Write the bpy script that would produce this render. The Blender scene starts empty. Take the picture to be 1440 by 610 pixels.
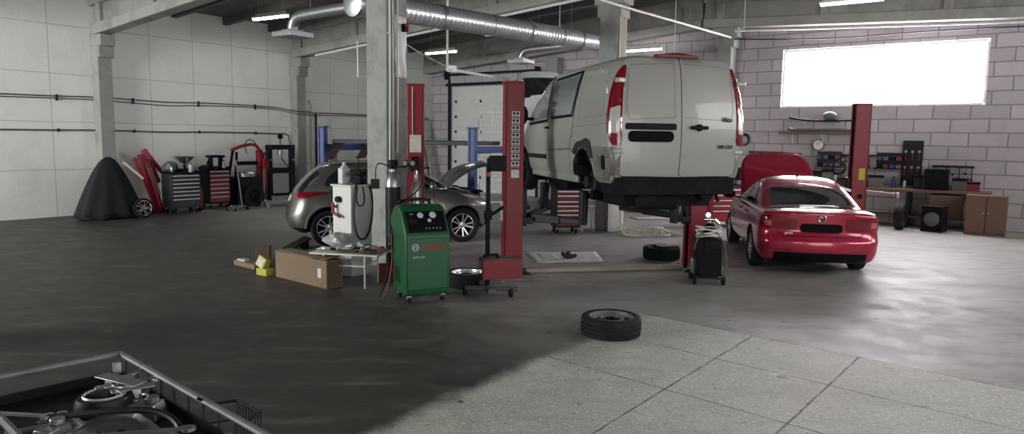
GATE_P = 190; BACK_P = 1900; GLOW = 24; SIDE = 7
import bpy, bmesh, math, random
from mathutils import Vector, Matrix, Euler
from mathutils.bvhtree import BVHTree
random.seed(7)
R = math.radians
PI = math.pi
scene = bpy.context.scene
COL = scene.collection
# ------------------------------------------------------------------ camera
CAM_H = 2.05; F = 1000.0; PITCH = math.atan(111/1000); ROLL = R(.8)
cam_rot = (Matrix.Rotation(PI/2-PITCH, 3, 'X') @ Matrix.Rotation(ROLL, 3, 'Z'))
cd = bpy.data.cameras.new('camera'); cam = bpy.data.objects.new('camera', cd); COL.objects.link(cam)
cam.matrix_world = Matrix.Translation((0, 0, CAM_H)) @ cam_rot.to_4x4()
cd.sensor_width = 36; cd.lens = 36*F/1440; cd.clip_end = 200
scene.camera = cam
def ray(px, py):
    return cam_rot @ Vector(((px-720)/F, (305-py)/F, -1))
def G(px, py, z=0):                      # point of the horizontal plane z seen at a pixel
    d = ray(px, py); t = (z-CAM_H)/d.z
    return Vector((d.x*t, d.y*t, z))
def PY(px, py, Y):                       # point at ground distance Y
    d = ray(px, py); t = Y/d.y
    return Vector((d.x*t, Y, CAM_H+d.z*t))
GA = R(54)                               # building grid: local x = U (away right), local y = V (away left)
U = Vector((math.cos(GA), math.sin(GA), 0)); V = Vector((-math.sin(GA), math.cos(GA), 0))
def W(u, v, z=0): return U*u+V*v+Vector((0, 0, z))
def UVof(p): return p.dot(U), p.dot(V)
# ------------------------------------------------------------------ materials
def _nt(name):
    m = bpy.data.materials.new(name); m.use_nodes = True
    nt = m.node_tree; b = nt.nodes['Principled BSDF']
    return m, nt, b
def N(nt, t, **kw):
    n = nt.nodes.new(t)
    for k, v in kw.items(): setattr(n, k, v)
    return n
def L(nt, a, b): nt.links.new(a, b)
def mat(name, rgb, rough=.5, metal=0, var=.12, scale=4, bump=0, bscale=40, coat=0, spec=.5, dirt=None, dirt_amt=.5, dirt_scale=2.5, alpha=1, trans=0, rvar=.1, stretch=None):
    m, nt, b = _nt(name)
    tc = N(nt, 'ShaderNodeTexCoord')
    mp = N(nt, 'ShaderNodeMapping'); L(nt, tc.outputs['Object'], mp.inputs[0])
    if stretch: mp.inputs['Scale'].default_value = stretch
    n1 = N(nt, 'ShaderNodeTexNoise'); n1.inputs['Scale'].default_value = scale; n1.inputs['Detail'].default_value = 6
    L(nt, mp.outputs[0], n1.inputs['Vector'])
    mx = N(nt, 'ShaderNodeMix', data_type='RGBA')
    mx.inputs['A'].default_value = tuple(c*(1-var) for c in rgb)+(1,)
    mx.inputs['B'].default_value = tuple(min(1, c*(1+var)) for c in rgb)+(1,)
    L(nt, n1.outputs[0], mx.inputs['Factor'])
    out = mx.outputs['Result']
    if dirt:
        n2 = N(nt, 'ShaderNodeTexNoise'); n2.inputs['Scale'].default_value = dirt_scale; n2.inputs['Detail'].default_value = 8; n2.inputs['Roughness'].default_value = .65
        L(nt, mp.outputs[0], n2.inputs['Vector'])
        cr = N(nt, 'ShaderNodeValToRGB'); cr.color_ramp.elements[0].position = .48; cr.color_ramp.elements[1].position = .75
        L(nt, n2.outputs[0], cr.inputs[0])
        ml = N(nt, 'ShaderNodeMath', operation='MULTIPLY'); ml.inputs[1].default_value = dirt_amt; L(nt, cr.outputs[0], ml.inputs[0])
        m2 = N(nt, 'ShaderNodeMix', data_type='RGBA'); L(nt, ml.outputs[0], m2.inputs['Factor']); L(nt, out, m2.inputs['A'])
        m2.inputs['B'].default_value = tuple(dirt)+(1,); out = m2.outputs['Result']
    L(nt, out, b.inputs['Base Color'])
    mr = N(nt, 'ShaderNodeMapRange'); mr.inputs['To Min'].default_value = max(.02, rough-rvar*rough); mr.inputs['To Max'].default_value = min(1, rough+rvar*rough)
    L(nt, n1.outputs[0], mr.inputs['Value']); L(nt, mr.outputs[0], b.inputs['Roughness'])
    b.inputs['Metallic'].default_value = metal
    b.inputs['Specular IOR Level'].default_value = spec
    if coat: b.inputs['Coat Weight'].default_value = coat; b.inputs['Coat Roughness'].default_value = .04
    if trans: b.inputs['Transmission Weight'].default_value = trans
    if alpha < 1: b.inputs['Alpha'].default_value = alpha
    if bump:
        n3 = N(nt, 'ShaderNodeTexNoise'); n3.inputs['Scale'].default_value = bscale; n3.inputs['Detail'].default_value = 4
        L(nt, mp.outputs[0], n3.inputs['Vector'])
        bp = N(nt, 'ShaderNodeBump'); bp.inputs['Strength'].default_value = bump; bp.inputs['Distance'].default_value = .02
        L(nt, n3.outputs[0], bp.inputs['Height']); L(nt, bp.outputs[0], b.inputs['Normal'])
    return m
def emis(name, rgb, s):
    m, nt, b = _nt(name)
    b.inputs['Base Color'].default_value = (.8, .8, .8, 1)
    b.inputs['Emission Color'].default_value = tuple(rgb)+(1,); b.inputs['Emission Strength'].default_value = s
    return m
M = {}
def dm(k, *a, **kw): M[k] = mat(k, *a, **kw)
dm('black', (.007, .007, .008), .5, spec=.12)
dm('underbody_black', (.010, .009, .011), .85, spec=.15, dirt=(.03, .026, .024), dirt_amt=.6, bump=.4)
dm('matte_black', (.006, .006, .006), .8, spec=.1)
dm('rubber', (.012, .012, .012), .75, spec=.25, bump=.15, bscale=60, dirt=(.07, .065, .06), dirt_amt=.35)
dm('dark_metal', (.02, .02, .022), .45, .4, spec=.3)
dm('grime', (.022, .02, .02), .7, dirt=(.06, .05, .045), dirt_amt=.5, bump=.3)
dm('steel', (.45, .45, .45), .3, .9, dirt=(.2, .18, .16), dirt_amt=.3)
dm('chrome', (.8, .8, .8), .12, 1)
dm('alloy', (.62, .62, .62), .25, .85)
dm('white_paint', (.66, .67, .64), .35, dirt=(.4, .38, .35), dirt_amt=.3)
dm('white_clean', (.72, .72, .70), .4)
dm('white_plastic', (.6, .6, .58), .4)
dm('van_white', (.36, .36, .335), .3, coat=.35, dirt=(.33, .32, .3), dirt_amt=.35, dirt_scale=1.6, var=.05)
dm('van_primer', (.20, .19, .175), .65, dirt=(.03, .027, .025), dirt_amt=.9, dirt_scale=5)
dm('handle_silver', (.72, .72, .72), .35, .4)
dm('red_paint', (.22, .006, .018), .45, dirt=(.1, .03, .03), dirt_amt=.4)
dm('red_bright', (.36, .014, .03), .4)
dm('red_dull', (.2, .02, .03), .5, dirt=(.04, .02, .02), dirt_amt=.6)
dm('car_red', (.40, .010, .045), .25, .25, coat=1, var=.03)
dm('car_grey', (.16, .15, .14), .3, .6, coat=.8, var=.04)
dm('blue_paint', (.02, .05, .22), .45, dirt=(.03, .03, .05), dirt_amt=.4)
dm('green', (.009, .105, .034), .42, var=.06, dirt=(.008, .05, .025), dirt_amt=.3, bump=.05, bscale=200)
dm('glass_dark', (.015, .017, .018), .05, coat=1)
dm('glass_backlit', (.22, .25, .25), .06, coat=1)  # pale colour stands in for the brightness seen through the van windows
dm('lamp_red', (.19, .004, .014), .12, coat=1)
dm('lamp_clear', (.5, .49, .46), .15, coat=1)
dm('tool_grey', (.035, .042, .042), .4)
dm('tool_red', (.34, .03, .045), .4)
dm('card', (.21, .14, .09), .85, var=.15, dirt=(.13, .09, .06), dirt_amt=.4)
dm('card_dark', (.13, .085, .06), .85)
dm('paper', (.6, .58, .52), .8, dirt=(.3, .28, .25), dirt_amt=.5, dirt_scale=12)
dm('yellow', (.45, .40, .04), .5)
dm('wood', (.14, .08, .055), .6, var=.3, stretch=(1, 12, 12))
dm('galv', (.72, .73, .73), .33, .7, var=.05)
dm('galv_flat', (.42, .43, .43), .35, .8)
dm('cloth_black', (.012, .012, .014), .8, bump=.3, bscale=30)
dm('cable_black', (.01, .01, .01), .5)
dm('cable_white', (.66, .63, .56), .5)
dm('lamp_pink', (.5, .10, .12), .15, coat=1)
dm('mat_white', (.74, .74, .72), .7, dirt=(.45, .44, .42), dirt_amt=.5, dirt_scale=6)
dm('cable_grey', (.1, .1, .1), .6)
dm('grey_plastic', (.11, .11, .11), .5)
dm('rail_grey', (.2, .205, .2), .5, .3, dirt=(.08, .08, .075), dirt_amt=.6, dirt_scale=9)
dm('cover_tan', (.34, .30, .25), .5, dirt=(.12, .1, .09), dirt_amt=.4)
dm('skin_grey', (.3, .28, .25), .7)
dm('ceil', (.13, .125, .115), .9, var=.25, scale=1.2, bump=.2, dirt=(.05, .048, .045), dirt_amt=.6, dirt_scale=.7)
dm('beam', (.33, .325, .305), .85, var=.2, scale=1.5, bump=.25, bscale=20, dirt=(.15, .145, .135), dirt_amt=.75, dirt_scale=1.6)
dm('column', (.31, .31, .295), .8, var=.12, scale=2, bump=.3, bscale=14, dirt=(.14, .14, .13), dirt_amt=.7, dirt_scale=3.5)
dm('polybag', (.55, .55, .53), .25, var=.1, trans=.25, bump=.4, bscale=25)
M['tube'] = emis('tube', (1, .98, .95), 22)
M['window_glow'] = emis('window_glow', (1, .95, 1), GLOW)
M['side_window_glow'] = emis('side_window_glow', (1, .99, 1), SIDE)

def block_mat(name, rgb, bw, bh, mortar, off=.5, msize=.018, dark=.35, bump=.4, var=.12, dirt=.35):
    m, nt, b = _nt(name)
    tc = N(nt, 'ShaderNodeTexCoord'); sp = N(nt, 'ShaderNodeSeparateXYZ'); L(nt, tc.outputs['Object'], sp.inputs[0])
    ad = N(nt, 'ShaderNodeMath', operation='ADD'); L(nt, sp.outputs[0], ad.inputs[0]); L(nt, sp.outputs[1], ad.inputs[1])
    cb = N(nt, 'ShaderNodeCombineXYZ'); L(nt, ad.outputs[0], cb.inputs[0]); L(nt, sp.outputs[2], cb.inputs[1])
    n0 = N(nt, 'ShaderNodeTexNoise'); n0.inputs['Scale'].default_value = 1.3; L(nt, tc.outputs['Object'], n0.inputs['Vector'])
    va = N(nt, 'ShaderNodeVectorMath', operation='MULTIPLY_ADD'); L(nt, n0.outputs['Color'], va.inputs[0]); va.inputs[1].default_value = (.03, .03, 0); L(nt, cb.outputs[0], va.inputs[2])
    bk = N(nt, 'ShaderNodeTexBrick'); bk.offset = off; L(nt, va.outputs[0], bk.inputs['Vector'])
    bk.inputs['Scale'].default_value = 1; bk.inputs['Brick Width'].default_value = bw; bk.inputs['Row Height'].default_value = bh
    bk.inputs['Mortar Size'].default_value = msize; bk.inputs['Mortar Smooth'].default_value = .3
    bk.inputs['Color1'].default_value = tuple(c*(1-var) for c in rgb)+(1,); bk.inputs['Color2'].default_value = tuple(c*(1+var*.6) for c in rgb)+(1,)
    bk.inputs['Mortar'].default_value = tuple(mortar)+(1,)
    n1 = N(nt, 'ShaderNodeTexNoise'); n1.inputs['Scale'].default_value = 1.1; n1.inputs['Detail'].default_value = 9; n1.inputs['Roughness'].default_value = .68; L(nt, tc.outputs['Object'], n1.inputs['Vector'])
    cr = N(nt, 'ShaderNodeValToRGB'); cr.color_ramp.elements[0].position = .5; cr.color_ramp.elements[1].position = .78; L(nt, n1.outputs[0], cr.inputs[0])
    ml = N(nt, 'ShaderNodeMath', operation='MULTIPLY'); ml.inputs[1].default_value = dirt; L(nt, cr.outputs[0], ml.inputs[0])
    m2 = N(nt, 'ShaderNodeMix', data_type='RGBA'); L(nt, ml.outputs[0], m2.inputs['Factor']); L(nt, bk.outputs['Color'], m2.inputs['A'])
    m2.inputs['B'].default_value = tuple(c*dark for c in rgb)+(1,)
    L(nt, m2.outputs['Result'], b.inputs['Base Color']); b.inputs['Roughness'].default_value = .85
    n3 = N(nt, 'ShaderNodeTexNoise'); n3.inputs['Scale'].default_value = 18; L(nt, tc.outputs['Object'], n3.inputs['Vector'])
    hs = N(nt, 'ShaderNodeMath', operation='MULTIPLY_ADD'); L(nt, bk.outputs['Fac'], hs.inputs[0]); hs.inputs[1].default_value = -1; L(nt, n3.outputs[0], hs.inputs[2])
    bp = N(nt, 'ShaderNodeBump'); bp.inputs['Strength'].default_value = bump; bp.inputs['Distance'].default_value = .02
    L(nt, hs.outputs[0], bp.inputs['Height']); L(nt, bp.outputs[0], b.inputs['Normal'])
    return m
M['block'] = block_mat('block', (.46, .42, .435), .8, .335, (.24, .215, .225))
M['panel'] = block_mat('panel', (.86, .885, .84), 1.2, 1.15, (.58, .59, .56), off=0, msize=.012, dark=.72, bump=.2, var=.025, dirt=.45)

# ------------------------------------------------------------------ mesh building
class MB:
    def __init__(s): s.v = []; s.f = []; s.m = []; s.M = Matrix.Identity(4)
    def add(s, vs, fs, mi=0):
        o = len(s.v); s.v += [s.M @ Vector(p) for p in vs]
        for f in fs: s.f.append([o+i for i in f]); s.m.append(mi)
        return s
    def box(s, c, size, rz=0, mi=0, rot=None, taper=1):
        x, y, z = size[0]/2, size[1]/2, size[2]/2
        m = rot if rot is not None else Matrix.Rotation(rz, 3, 'Z')
        vs = []
        for k in (-1, 1):
            t = taper if k == 1 else 1
            for a, b in ((-1, -1), (1, -1), (1, 1), (-1, 1)): vs.append(Vector(c)+m @ Vector((a*x*t, b*y*t, k*z)))
        return s.add(vs, [(3, 2, 1, 0), (4, 5, 6, 7), (0, 1, 5, 4), (1, 2, 6, 5), (2, 3, 7, 6), (3, 0, 4, 7)], mi)
    def frame(s, p0, p1, up=Vector((0, 0, 1))):
        p0 = Vector(p0); p1 = Vector(p1); d = (p1-p0); l = d.length; d.normalize()
        if abs(d.dot(up)) > .99: up = Vector((0, 1, 0)) if abs(d.y) < .9 else Vector((1, 0, 0))
        a = d.cross(up).normalized(); b = a.cross(d)
        return p0, p1, d, a, b
    def bar(s, p0, p1, w, h, mi=0, up=Vector((0, 0, 1))):
        p0, p1, d, a, b = s.frame(p0, p1, up)
        vs = []
        for p in (p0, p1):
            for i, j in ((-1, -1), (1, -1), (1, 1), (-1, 1)): vs.append(p+a*(i*w/2)+b*(j*h/2))
        return s.add(vs, [(3, 2, 1, 0), (4, 5, 6, 7), (0, 1, 5, 4), (1, 2, 6, 5), (2, 3, 7, 6), (3, 0, 4, 7)], mi)
    def cyl(s, p0, p1, r0, r1=None, n=16, mi=0, cap=True):
        if r1 is None: r1 = r0
        p0, p1, d, a, b = s.frame(p0, p1)
        vs = []
        for p, r in ((p0, r0), (p1, r1)):
            for i in range(n): t = 2*PI*i/n; vs.append(p+a*(r*math.cos(t))+b*(r*math.sin(t)))
        fs = [(i, (i+1) % n, n+(i+1) % n, n+i) for i in range(n)]
        if cap: fs += [tuple(range(n))[::-1], tuple(range(n, 2*n))]
        return s.add(vs, fs, mi)
    def tube(s, pts, r, n=8, mi=0, smooth=0, rs=None):
        pts = [Vector(p) for p in pts]
        for _ in range(smooth):
            q = [pts[0]]
            for i in range(len(pts)-1): q += [pts[i]*.75+pts[i+1]*.25, pts[i]*.25+pts[i+1]*.75]
            pts = q+[pts[-1]]
        if smooth: rs = None
        up = Vector((0, 0, 1)); vs = []; fs = []; prev = None
        for k, p in enumerate(pts):
            d = (pts[min(k+1, len(pts)-1)]-pts[max(k-1, 0)])
            d = d.normalized() if d.length > 1e-9 else Vector((1, 0, 0))
            if prev is None:
                a = d.cross(up)
                if a.length < .05: a = d.cross(Vector((1, 0, 0)))
            else: a = prev-d*prev.dot(d)
            a.normalize(); prev = a; b = d.cross(a); rr = rs[k] if rs else r
            for i in range(n): t = 2*PI*i/n; vs.append(p+a*(rr*math.cos(t))+b*(rr*math.sin(t)))
            if k: o = (k-1)*n; fs += [(o+i, o+(i+1) % n, o+n+(i+1) % n, o+n+i) for i in range(n)]
        fs += [tuple(range(n))[::-1], tuple(range(len(vs)-n, len(vs)))]
        return s.add(vs, fs, mi)
    def lathe(s, prof, org=(0, 0, 0), axis=(0, 0, 1), n=24, mi=0, mis=None, closed=False):
        ax = Vector(axis).normalized(); q = Vector((0, 0, 1)).rotation_difference(ax); org = Vector(org)
        vs = []; K = len(prof)
        for i in range(n):
            t = 2*PI*i/n
            for r, h in prof: vs.append(org+q @ Vector((r*math.cos(t), r*math.sin(t), h)))
        for j in range(K if closed else K-1):
            j2 = (j+1) % K
            s_m = mis[j] if mis else mi
            s.add([], [], 0)
            s._l = None
            for i in range(n):
                i2 = (i+1) % n
                s.f.append([len(s.v)+i*K+j, len(s.v)+i2*K+j, len(s.v)+i2*K+j2, len(s.v)+i*K+j2]); s.m.append(s_m)
        s.v += [s.M @ p for p in vs]
        return s
    def sphere(s, c, r, n=12, mi=0, sc=(1, 1, 1)):
        prof = [(max(.0001, r*math.sin(PI*k/n)), -r*math.cos(PI*k/n)) for k in range(n+1)]
        vs = []; fs = []; K = n+1; m = 2*n
        for i in range(m):
            t = 2*PI*i/m
            for a, h in prof: vs.append(Vector(c)+Vector((a*math.cos(t)*sc[0], a*math.sin(t)*sc[1], h*sc[2])))
        for i in range(m):
            for j in range(n): fs.append((i*K+j, ((i+1) % m)*K+j, ((i+1) % m)*K+j+1, i*K+j+1))
        return s.add(vs, fs, mi)
    def prism(s, poly, f0, f1, mi=0):      # poly of 2D points; f0/f1 map (a,b) to 3D for both ends
        n = len(poly); vs = [f0(*p) for p in poly]+[f1(*p) for p in poly]
        fs = [(i, (i+1) % n, n+(i+1) % n, n+i) for i in range(n)]+[tuple(range(n))[::-1], tuple(range(n, 2*n))]
        return s.add(vs, fs, mi)
    def grid(s, fn, nu, nv, mi=0):
        vs = [fn(i/nu, j/nv) for i in range(nu+1) for j in range(nv+1)]
        fs = [(i*(nv+1)+j, (i+1)*(nv+1)+j, (i+1)*(nv+1)+j+1, i*(nv+1)+j+1) for i in range(nu) for j in range(nv)]
        return s.add(vs, fs, mi)
    def build(s, name, mats, parent=None, bevel=0, solid=0, sub=0, ang=35, recalc=True, loc=None, rz=0, seg=2):
        me = bpy.data.meshes.new(name); me.from_pydata([tuple(p) for p in s.v], [], s.f)
        if not isinstance(mats, (list, tuple)): mats = [mats]
        for m in mats: me.materials.append(M[m] if isinstance(m, str) else m)
        me.polygons.foreach_set('material_index', s.m); me.update()
        if recalc:
            bm = bmesh.new(); bm.from_mesh(me); bmesh.ops.recalc_face_normals(bm, faces=bm.faces[:]); bm.to_mesh(me); bm.free()
        me.polygons.foreach_set('use_smooth', [True]*len(me.polygons)); me.set_sharp_from_angle(angle=R(ang))
        o = bpy.data.objects.new(name, me); COL.objects.link(o)
        if parent is not None: o.parent = parent
        if loc is not None: o.location = loc
        if rz: o.rotation_euler.z = rz
        if solid: md = o.modifiers.new('s', 'SOLIDIFY'); md.thickness = solid; md.offset = 0
        if bevel: md = o.modifiers.new('b', 'BEVEL'); md.width = bevel; md.segments = seg; md.limit_method = 'ANGLE'; md.angle_limit = R(40); md.harden_normals = False
        if sub: md = o.modifiers.new('u', 'SUBSURF'); md.levels = sub; md.render_levels = sub
        return o
def tag(o, label, cat, group=None, kind=None):
    o['label'] = label; o['category'] = cat
    if group: o['group'] = group
    if kind: o['kind'] = kind
    return o
def thing(name, label, cat, loc=(0, 0, 0), rz=0, group=None):
    o = bpy.data.objects.new(name, None); COL.objects.link(o); o.location = loc; o.rotation_euler.z = rz
    o.empty_display_size = .1
    return tag(o, label, cat, group)
def struct(o):
    o['kind'] = 'structure'; return o
def copy_tree(o, parent=None):
    c = o.copy(); COL.objects.link(c)
    if parent is not None: c.parent = parent
    for ch in list(o.children): copy_tree(ch, c)
    return c
def text(body, size, m, name, parent, loc, rot, ext=.002, bold=0):
    cu = bpy.data.curves.new(name, 'FONT'); cu.body = body; cu.size = size; cu.extrude = ext; cu.align_x = 'CENTER'; cu.align_y = 'CENTER'; cu.offset = bold
    t = bpy.data.objects.new('tmp', cu); COL.objects.link(t); bpy.context.view_layer.update()
    me = bpy.data.meshes.new_from_object(t.evaluated_get(bpy.context.evaluated_depsgraph_get()))
    bpy.data.objects.remove(t); me.materials.clear(); me.materials.append(M[m])
    o = bpy.data.objects.new(name, me); COL.objects.link(o); o.parent = parent; o.location = loc; o.rotation_euler = rot
    return o
def cut(o, cutter):
    cutter.parent = o.parent
    md = o.modifiers.new('c', 'BOOLEAN'); md.operation = 'DIFFERENCE'; md.solver = 'EXACT'; md.object = cutter
    bpy.context.view_layer.update()
    me = bpy.data.meshes.new_from_object(o.evaluated_get(bpy.context.evaluated_depsgraph_get()))
    o.modifiers.remove(md); old = o.data; o.data = me; me.name = old.name; bpy.data.meshes.remove(old)
    bpy.data.objects.remove(cutter)
    bm = bmesh.new(); bm.from_mesh(me); bmesh.ops.remove_doubles(bm, verts=bm.verts[:], dist=.0004); bmesh.ops.recalc_face_normals(bm, faces=bm.faces[:]); bm.to_mesh(me); bm.free()
    me.polygons.foreach_set('use_smooth', [True]*len(me.polygons)); me.set_sharp_from_angle(angle=R(32))
# ------------------------------------------------------------------ vehicle tools (local x = forward, rear bumper at 0, y = left, z = up)
def contour(z, xr, xf, w, rr, rf, kr, kf, nc=6, ns=16, ne=6):
    rr = min(rr, w*.98); rf = min(rf, w*.98)
    ax = min(rr*1.0, (xf-xr)*.3); bx = min(rf*1.3, (xf-xr)*.35)
    half = []
    for i in range(ne): y = (w-rr)*i/ne; half.append((xr+kr*(y/w)**2, y))
    for i in range(nc+1):
        t = PI/2*i/nc; y = w-rr+rr*math.sin(t); x = xr+kr+ax*(1-math.cos(t)); half.append((x-kr*(1-(min(1, (y/w))**2)), y))
    x0 = xr+kr+ax; x1 = xf-kf-bx
    for i in range(1, ns): half.append((x0+(x1-x0)*i/ns, w))
    for i in range(nc+1):
        t = PI/2*i/nc; y = w-rf+rf*math.cos(t); half.append((x1+bx*math.sin(t)+kf*(1-(y/w)**2), y))
    for i in range(1, ne): y = (w-rf)*(1-i/ne); half.append((xf-kf*(y/w)**2, y))
    half.append((xf, 0))
    pts = half + [(x, -y) for x, y in half[-2:0:-1]]
    return [Vector((x, y, z)) for x, y in pts]
def shell(levels, mats, name, parent, warp=None, sub=3, mi_fn=None):
    lv = []
    for a, b in zip(levels, levels[1:]):
        for k in range(sub): lv.append([p+(q-p)*k/sub for p, q in zip(a, b)])
    lv.append(list(levels[-1]))
    # light smoothing of the profile
    for _ in range(2):
        lv = [lv[0]]+[[(lv[i-1][j]+2*lv[i][j]+lv[i+1][j])/4 for j in range(len(lv[i]))] for i in range(1, len(lv)-1)]+[lv[-1]]
    mb = MB(); rings = [contour(*l) for l in lv]; n = len(rings[0])
    vs = [p for r in rings for p in r]
    if warp: vs = [warp(p) for p in vs]
    fs = []
    for i in range(len(rings)-1):
        for j in range(n): fs.append((i*n+j, i*n+(j+1) % n, (i+1)*n+(j+1) % n, (i+1)*n+j))
    # caps as strips across
    for base in (0, (len(rings)-1)*n):
        h = n//2
        for j in range(h):
            a, b, c, d = base+j, base+j+1, base+(n-j-1) % n, base+(n-j) % n
            f = [a, b, c, d]
            g = []
            for q in f:
                if q not in g: g.append(q)
            if len(g) >= 3: fs.append(tuple(g))
    mb.add(vs, fs)
    if mi_fn: mb.m = [mi_fn(sum((vs[i] for i in f), Vector())/len(f)) for f in fs]
    return mb.build(name, mats, parent, ang=40)
def bvh_of(*objs):
    vs = []; fs = []
    for o in objs:
        k = len(vs); vs += [v.co.copy() for v in o.data.vertices]; fs += [[k+i for i in p.vertices] for p in o.data.polygons]
    return BVHTree.FromPolygons(vs, fs)
def projector(kind, s=1, c=(0, 0, 0)):
    c = Vector(c); q = math.sqrt(.5)
    if kind == 'side': return c, Vector((1, 0, 0)), Vector((0, 0, 1)), Vector((0, -s, 0))
    if kind == 'rear': return c, Vector((0, 1, 0)), Vector((0, 0, 1)), Vector((1, 0, 0))
    if kind == 'front': return c, Vector((0, 1, 0)), Vector((0, 0, 1)), Vector((-1, 0, 0))
    if kind == 'top': return c, Vector((1, 0, 0)), Vector((0, 1, 0)), Vector((0, 0, -1))
    if kind == 'reartop': return c, Vector((0, 1, 0)), Vector((q, 0, q)), Vector((q, 0, -q))
    if kind == 'corner': return c, Vector((q, s*q, 0)), Vector((0, 0, 1)), Vector((q, -s*q, 0))
def proj(bvh, pr, a, b, off):
    c, e1, e2, d = pr; o = c+e1*a+e2*b-d*4
    hit = bvh.ray_cast(o, d)
    if hit[0] is None:
        hit = bvh.find_nearest(c+e1*a+e2*b)
    n = hit[1]
    if n.dot(d) > 0: n = -n
    return hit[0]-d*off*.5+n*off*.5
def rpoly(pts, r=.03, k=4, maxl=.07):
    out = []; n = len(pts)
    for i in range(n):
        p0 = Vector(pts[i-1]); p = Vector(pts[i]); p1 = Vector(pts[(i+1) % n])
        ra = min(r, (p0-p).length*.45); rb = min(r, (p1-p).length*.45)
        a = p+(p0-p).normalized()*ra; b = p+(p1-p).normalized()*rb
        for j in range(k+1): t = j/k; out.append((1-t)**2*a+2*t*(1-t)*p+t*t*b)
    res = []
    for i in range(len(out)):
        a = out[i]; b = out[(i+1) % len(out)]; m = max(1, int((b-a).length/maxl))
        for j in range(m): res.append(a+(b-a)*j/m)
    return res
def patch(bvh, pr, pts, m, name, parent, off=.006, r=.03, rings=7, skirt=.02):
    out = rpoly(pts, r); cen = sum(out, Vector((0, 0)))/len(out); n = len(out); mb = MB(); vs = []
    for k in range(rings):
        t = 1-k/rings
        for p in out: q = cen+(p-cen)*t; vs.append(proj(bvh, pr, q.x, q.y, off))
    vs.append(proj(bvh, pr, cen.x, cen.y, off)); d = pr[3]
    ci = len(vs)-1
    fs = [(k*n+i, k*n+(i+1) % n, (k+1)*n+(i+1) % n, (k+1)*n+i) for k in range(rings-1) for i in range(n)]
    fs += [((rings-1)*n+i, (rings-1)*n+(i+1) % n, ci) for i in range(n)]
    o = len(vs); vs += [vs[i]+d*skirt for i in range(n)]
    fs += [(i, (i+1) % n, o+(i+1) % n, o+i) for i in range(n)]
    mb.add(vs, fs); return mb.build(name, m, parent, ang=50)
def ribbon(mb, bvh, pr, pts, w, off=.004, close=False, mi=0):
    pts = [Vector(p) for p in pts]
    if close: pts.append(pts[0])
    fine = []
    for a, b in zip(pts, pts[1:]):
        m = max(1, int((b-a).length/.06)); fine += [a+(b-a)*j/m for j in range(m)]
    fine.append(pts[-1]); vs = []
    for i, p in enumerate(fine):
        d = fine[min(i+1, len(fine)-1)]-fine[max(0, i-1)]; nn = Vector((-d.y, d.x)).normalized()*w/2
        for s in (1, -1): q = p+nn*s; vs.append(proj(bvh, pr, q.x, q.y, off))
    mb.add(vs, [(2*i, 2*i+1, 2*i+3, 2*i+2) for i in range(len(fine)-1)], mi)
def arch_cutter(xs, r, zc, w, depth=.34):
    mb = MB()
    for x in xs:
        for s in (1, -1): mb.cyl((x, s*(w-depth), zc), (x, s*(w+.3), zc), r, n=40, mi=1)
    return mb.build('cutter', ['black', 'black'])
def wheel(parent, loc, r, w, rr, side, style='alloy', rm='alloy', name='wheel'):
    mb = MB(); h = w/2
    prof = [(rr, -h*.8), (rr+.02, -h*.95), (r*.9, -h), (r*.975, -h*.86), (r, -h*.6), (r, -h*.12), (r-.008, -h*.08), (r-.008, h*.08), (r, h*.12), (r, h*.6), (r*.975, h*.86), (r*.9, h), (rr+.02, h*.95), (rr, h*.8)]
    mb.lathe(prof, (0, 0, 0), (0, side, 0), n=40, closed=True)
    t = mb.build(name, 'rubber', parent, loc=loc)
    rb = MB(); sd = side
    def yy(a): return a*sd
    rb.lathe([(rr+.004, h*.82), (rr-.012, h*.86), (rr-.02, h*.6), (rr-.03, -h*.5), (rr-.03, -h*.8)], (0, 0, 0), (0, sd, 0), n=40)
    rb.lathe([(rr-.03, -h*.1), (.1, -h*.1), (.001, -h*.1)], (0, 0, 0), (0, sd, 0), n=24, mi=1)
    if style == 'alloy':
        rb.lathe([(.075, h*.2), (.07, h*.55), (.03, h*.62), (.001, h*.62)], (0, 0, 0), (0, sd, 0), n=20)
        for k in range(5):
            for q in (-.17, .17):
                a0 = 2*PI*k/5+q*.9; a1 = 2*PI*k/5+q*1.35
                p0 = (.05*math.cos(a0), yy(h*.5), .05*math.sin(a0)); p1 = ((rr-.01)*math.cos(a1), yy(h*.68), (rr-.01)*math.sin(a1))
                rb.bar(p0, p1, .026, .03, up=Vector((0, 1, 0)))
    else:
        rb.lathe([(rr-.03, h*.1), (rr-.05, h*.05), (rr-.075, h*.35), (.075, h*.42), (.065, h*.2), (.001, h*.2)], (0, 0, 0), (0, sd, 0), n=32)
        for k in range(14):
            a = 2*PI*k/14; rb.cyl(((rr-.06)*math.cos(a), yy(h*.16), (rr-.06)*math.sin(a)), ((rr-.062)*math.cos(a), yy(h*.30), (rr-.062)*math.sin(a)), .013, n=8, mi=1)
        for k in range(5):
            a = 2*PI*k/5; rb.cyl((.055*math.cos(a), yy(h*.3), .055*math.sin(a)), (.055*math.cos(a), yy(h*.46), .055*math.sin(a)), .01, n=8, mi=1)
    o = rb.build('rim', [rm, 'black'], t, ang=30)
    return t
# ------------------------------------------------------------------ the building (grid frame)
VL = 19.0; UF = 20.7; VR = -4.2; UB = -6.5; RIDGE = 8.0
def soffit(v):                            # underside of the roof beams
    return 5.28-(v-RIDGE)*.078 if v > RIDGE else 5.28-(RIDGE-v)*.045
def gbuild(mb, name, m, **kw):
    return struct(mb.build(name, m, rz=GA, **kw))
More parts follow.
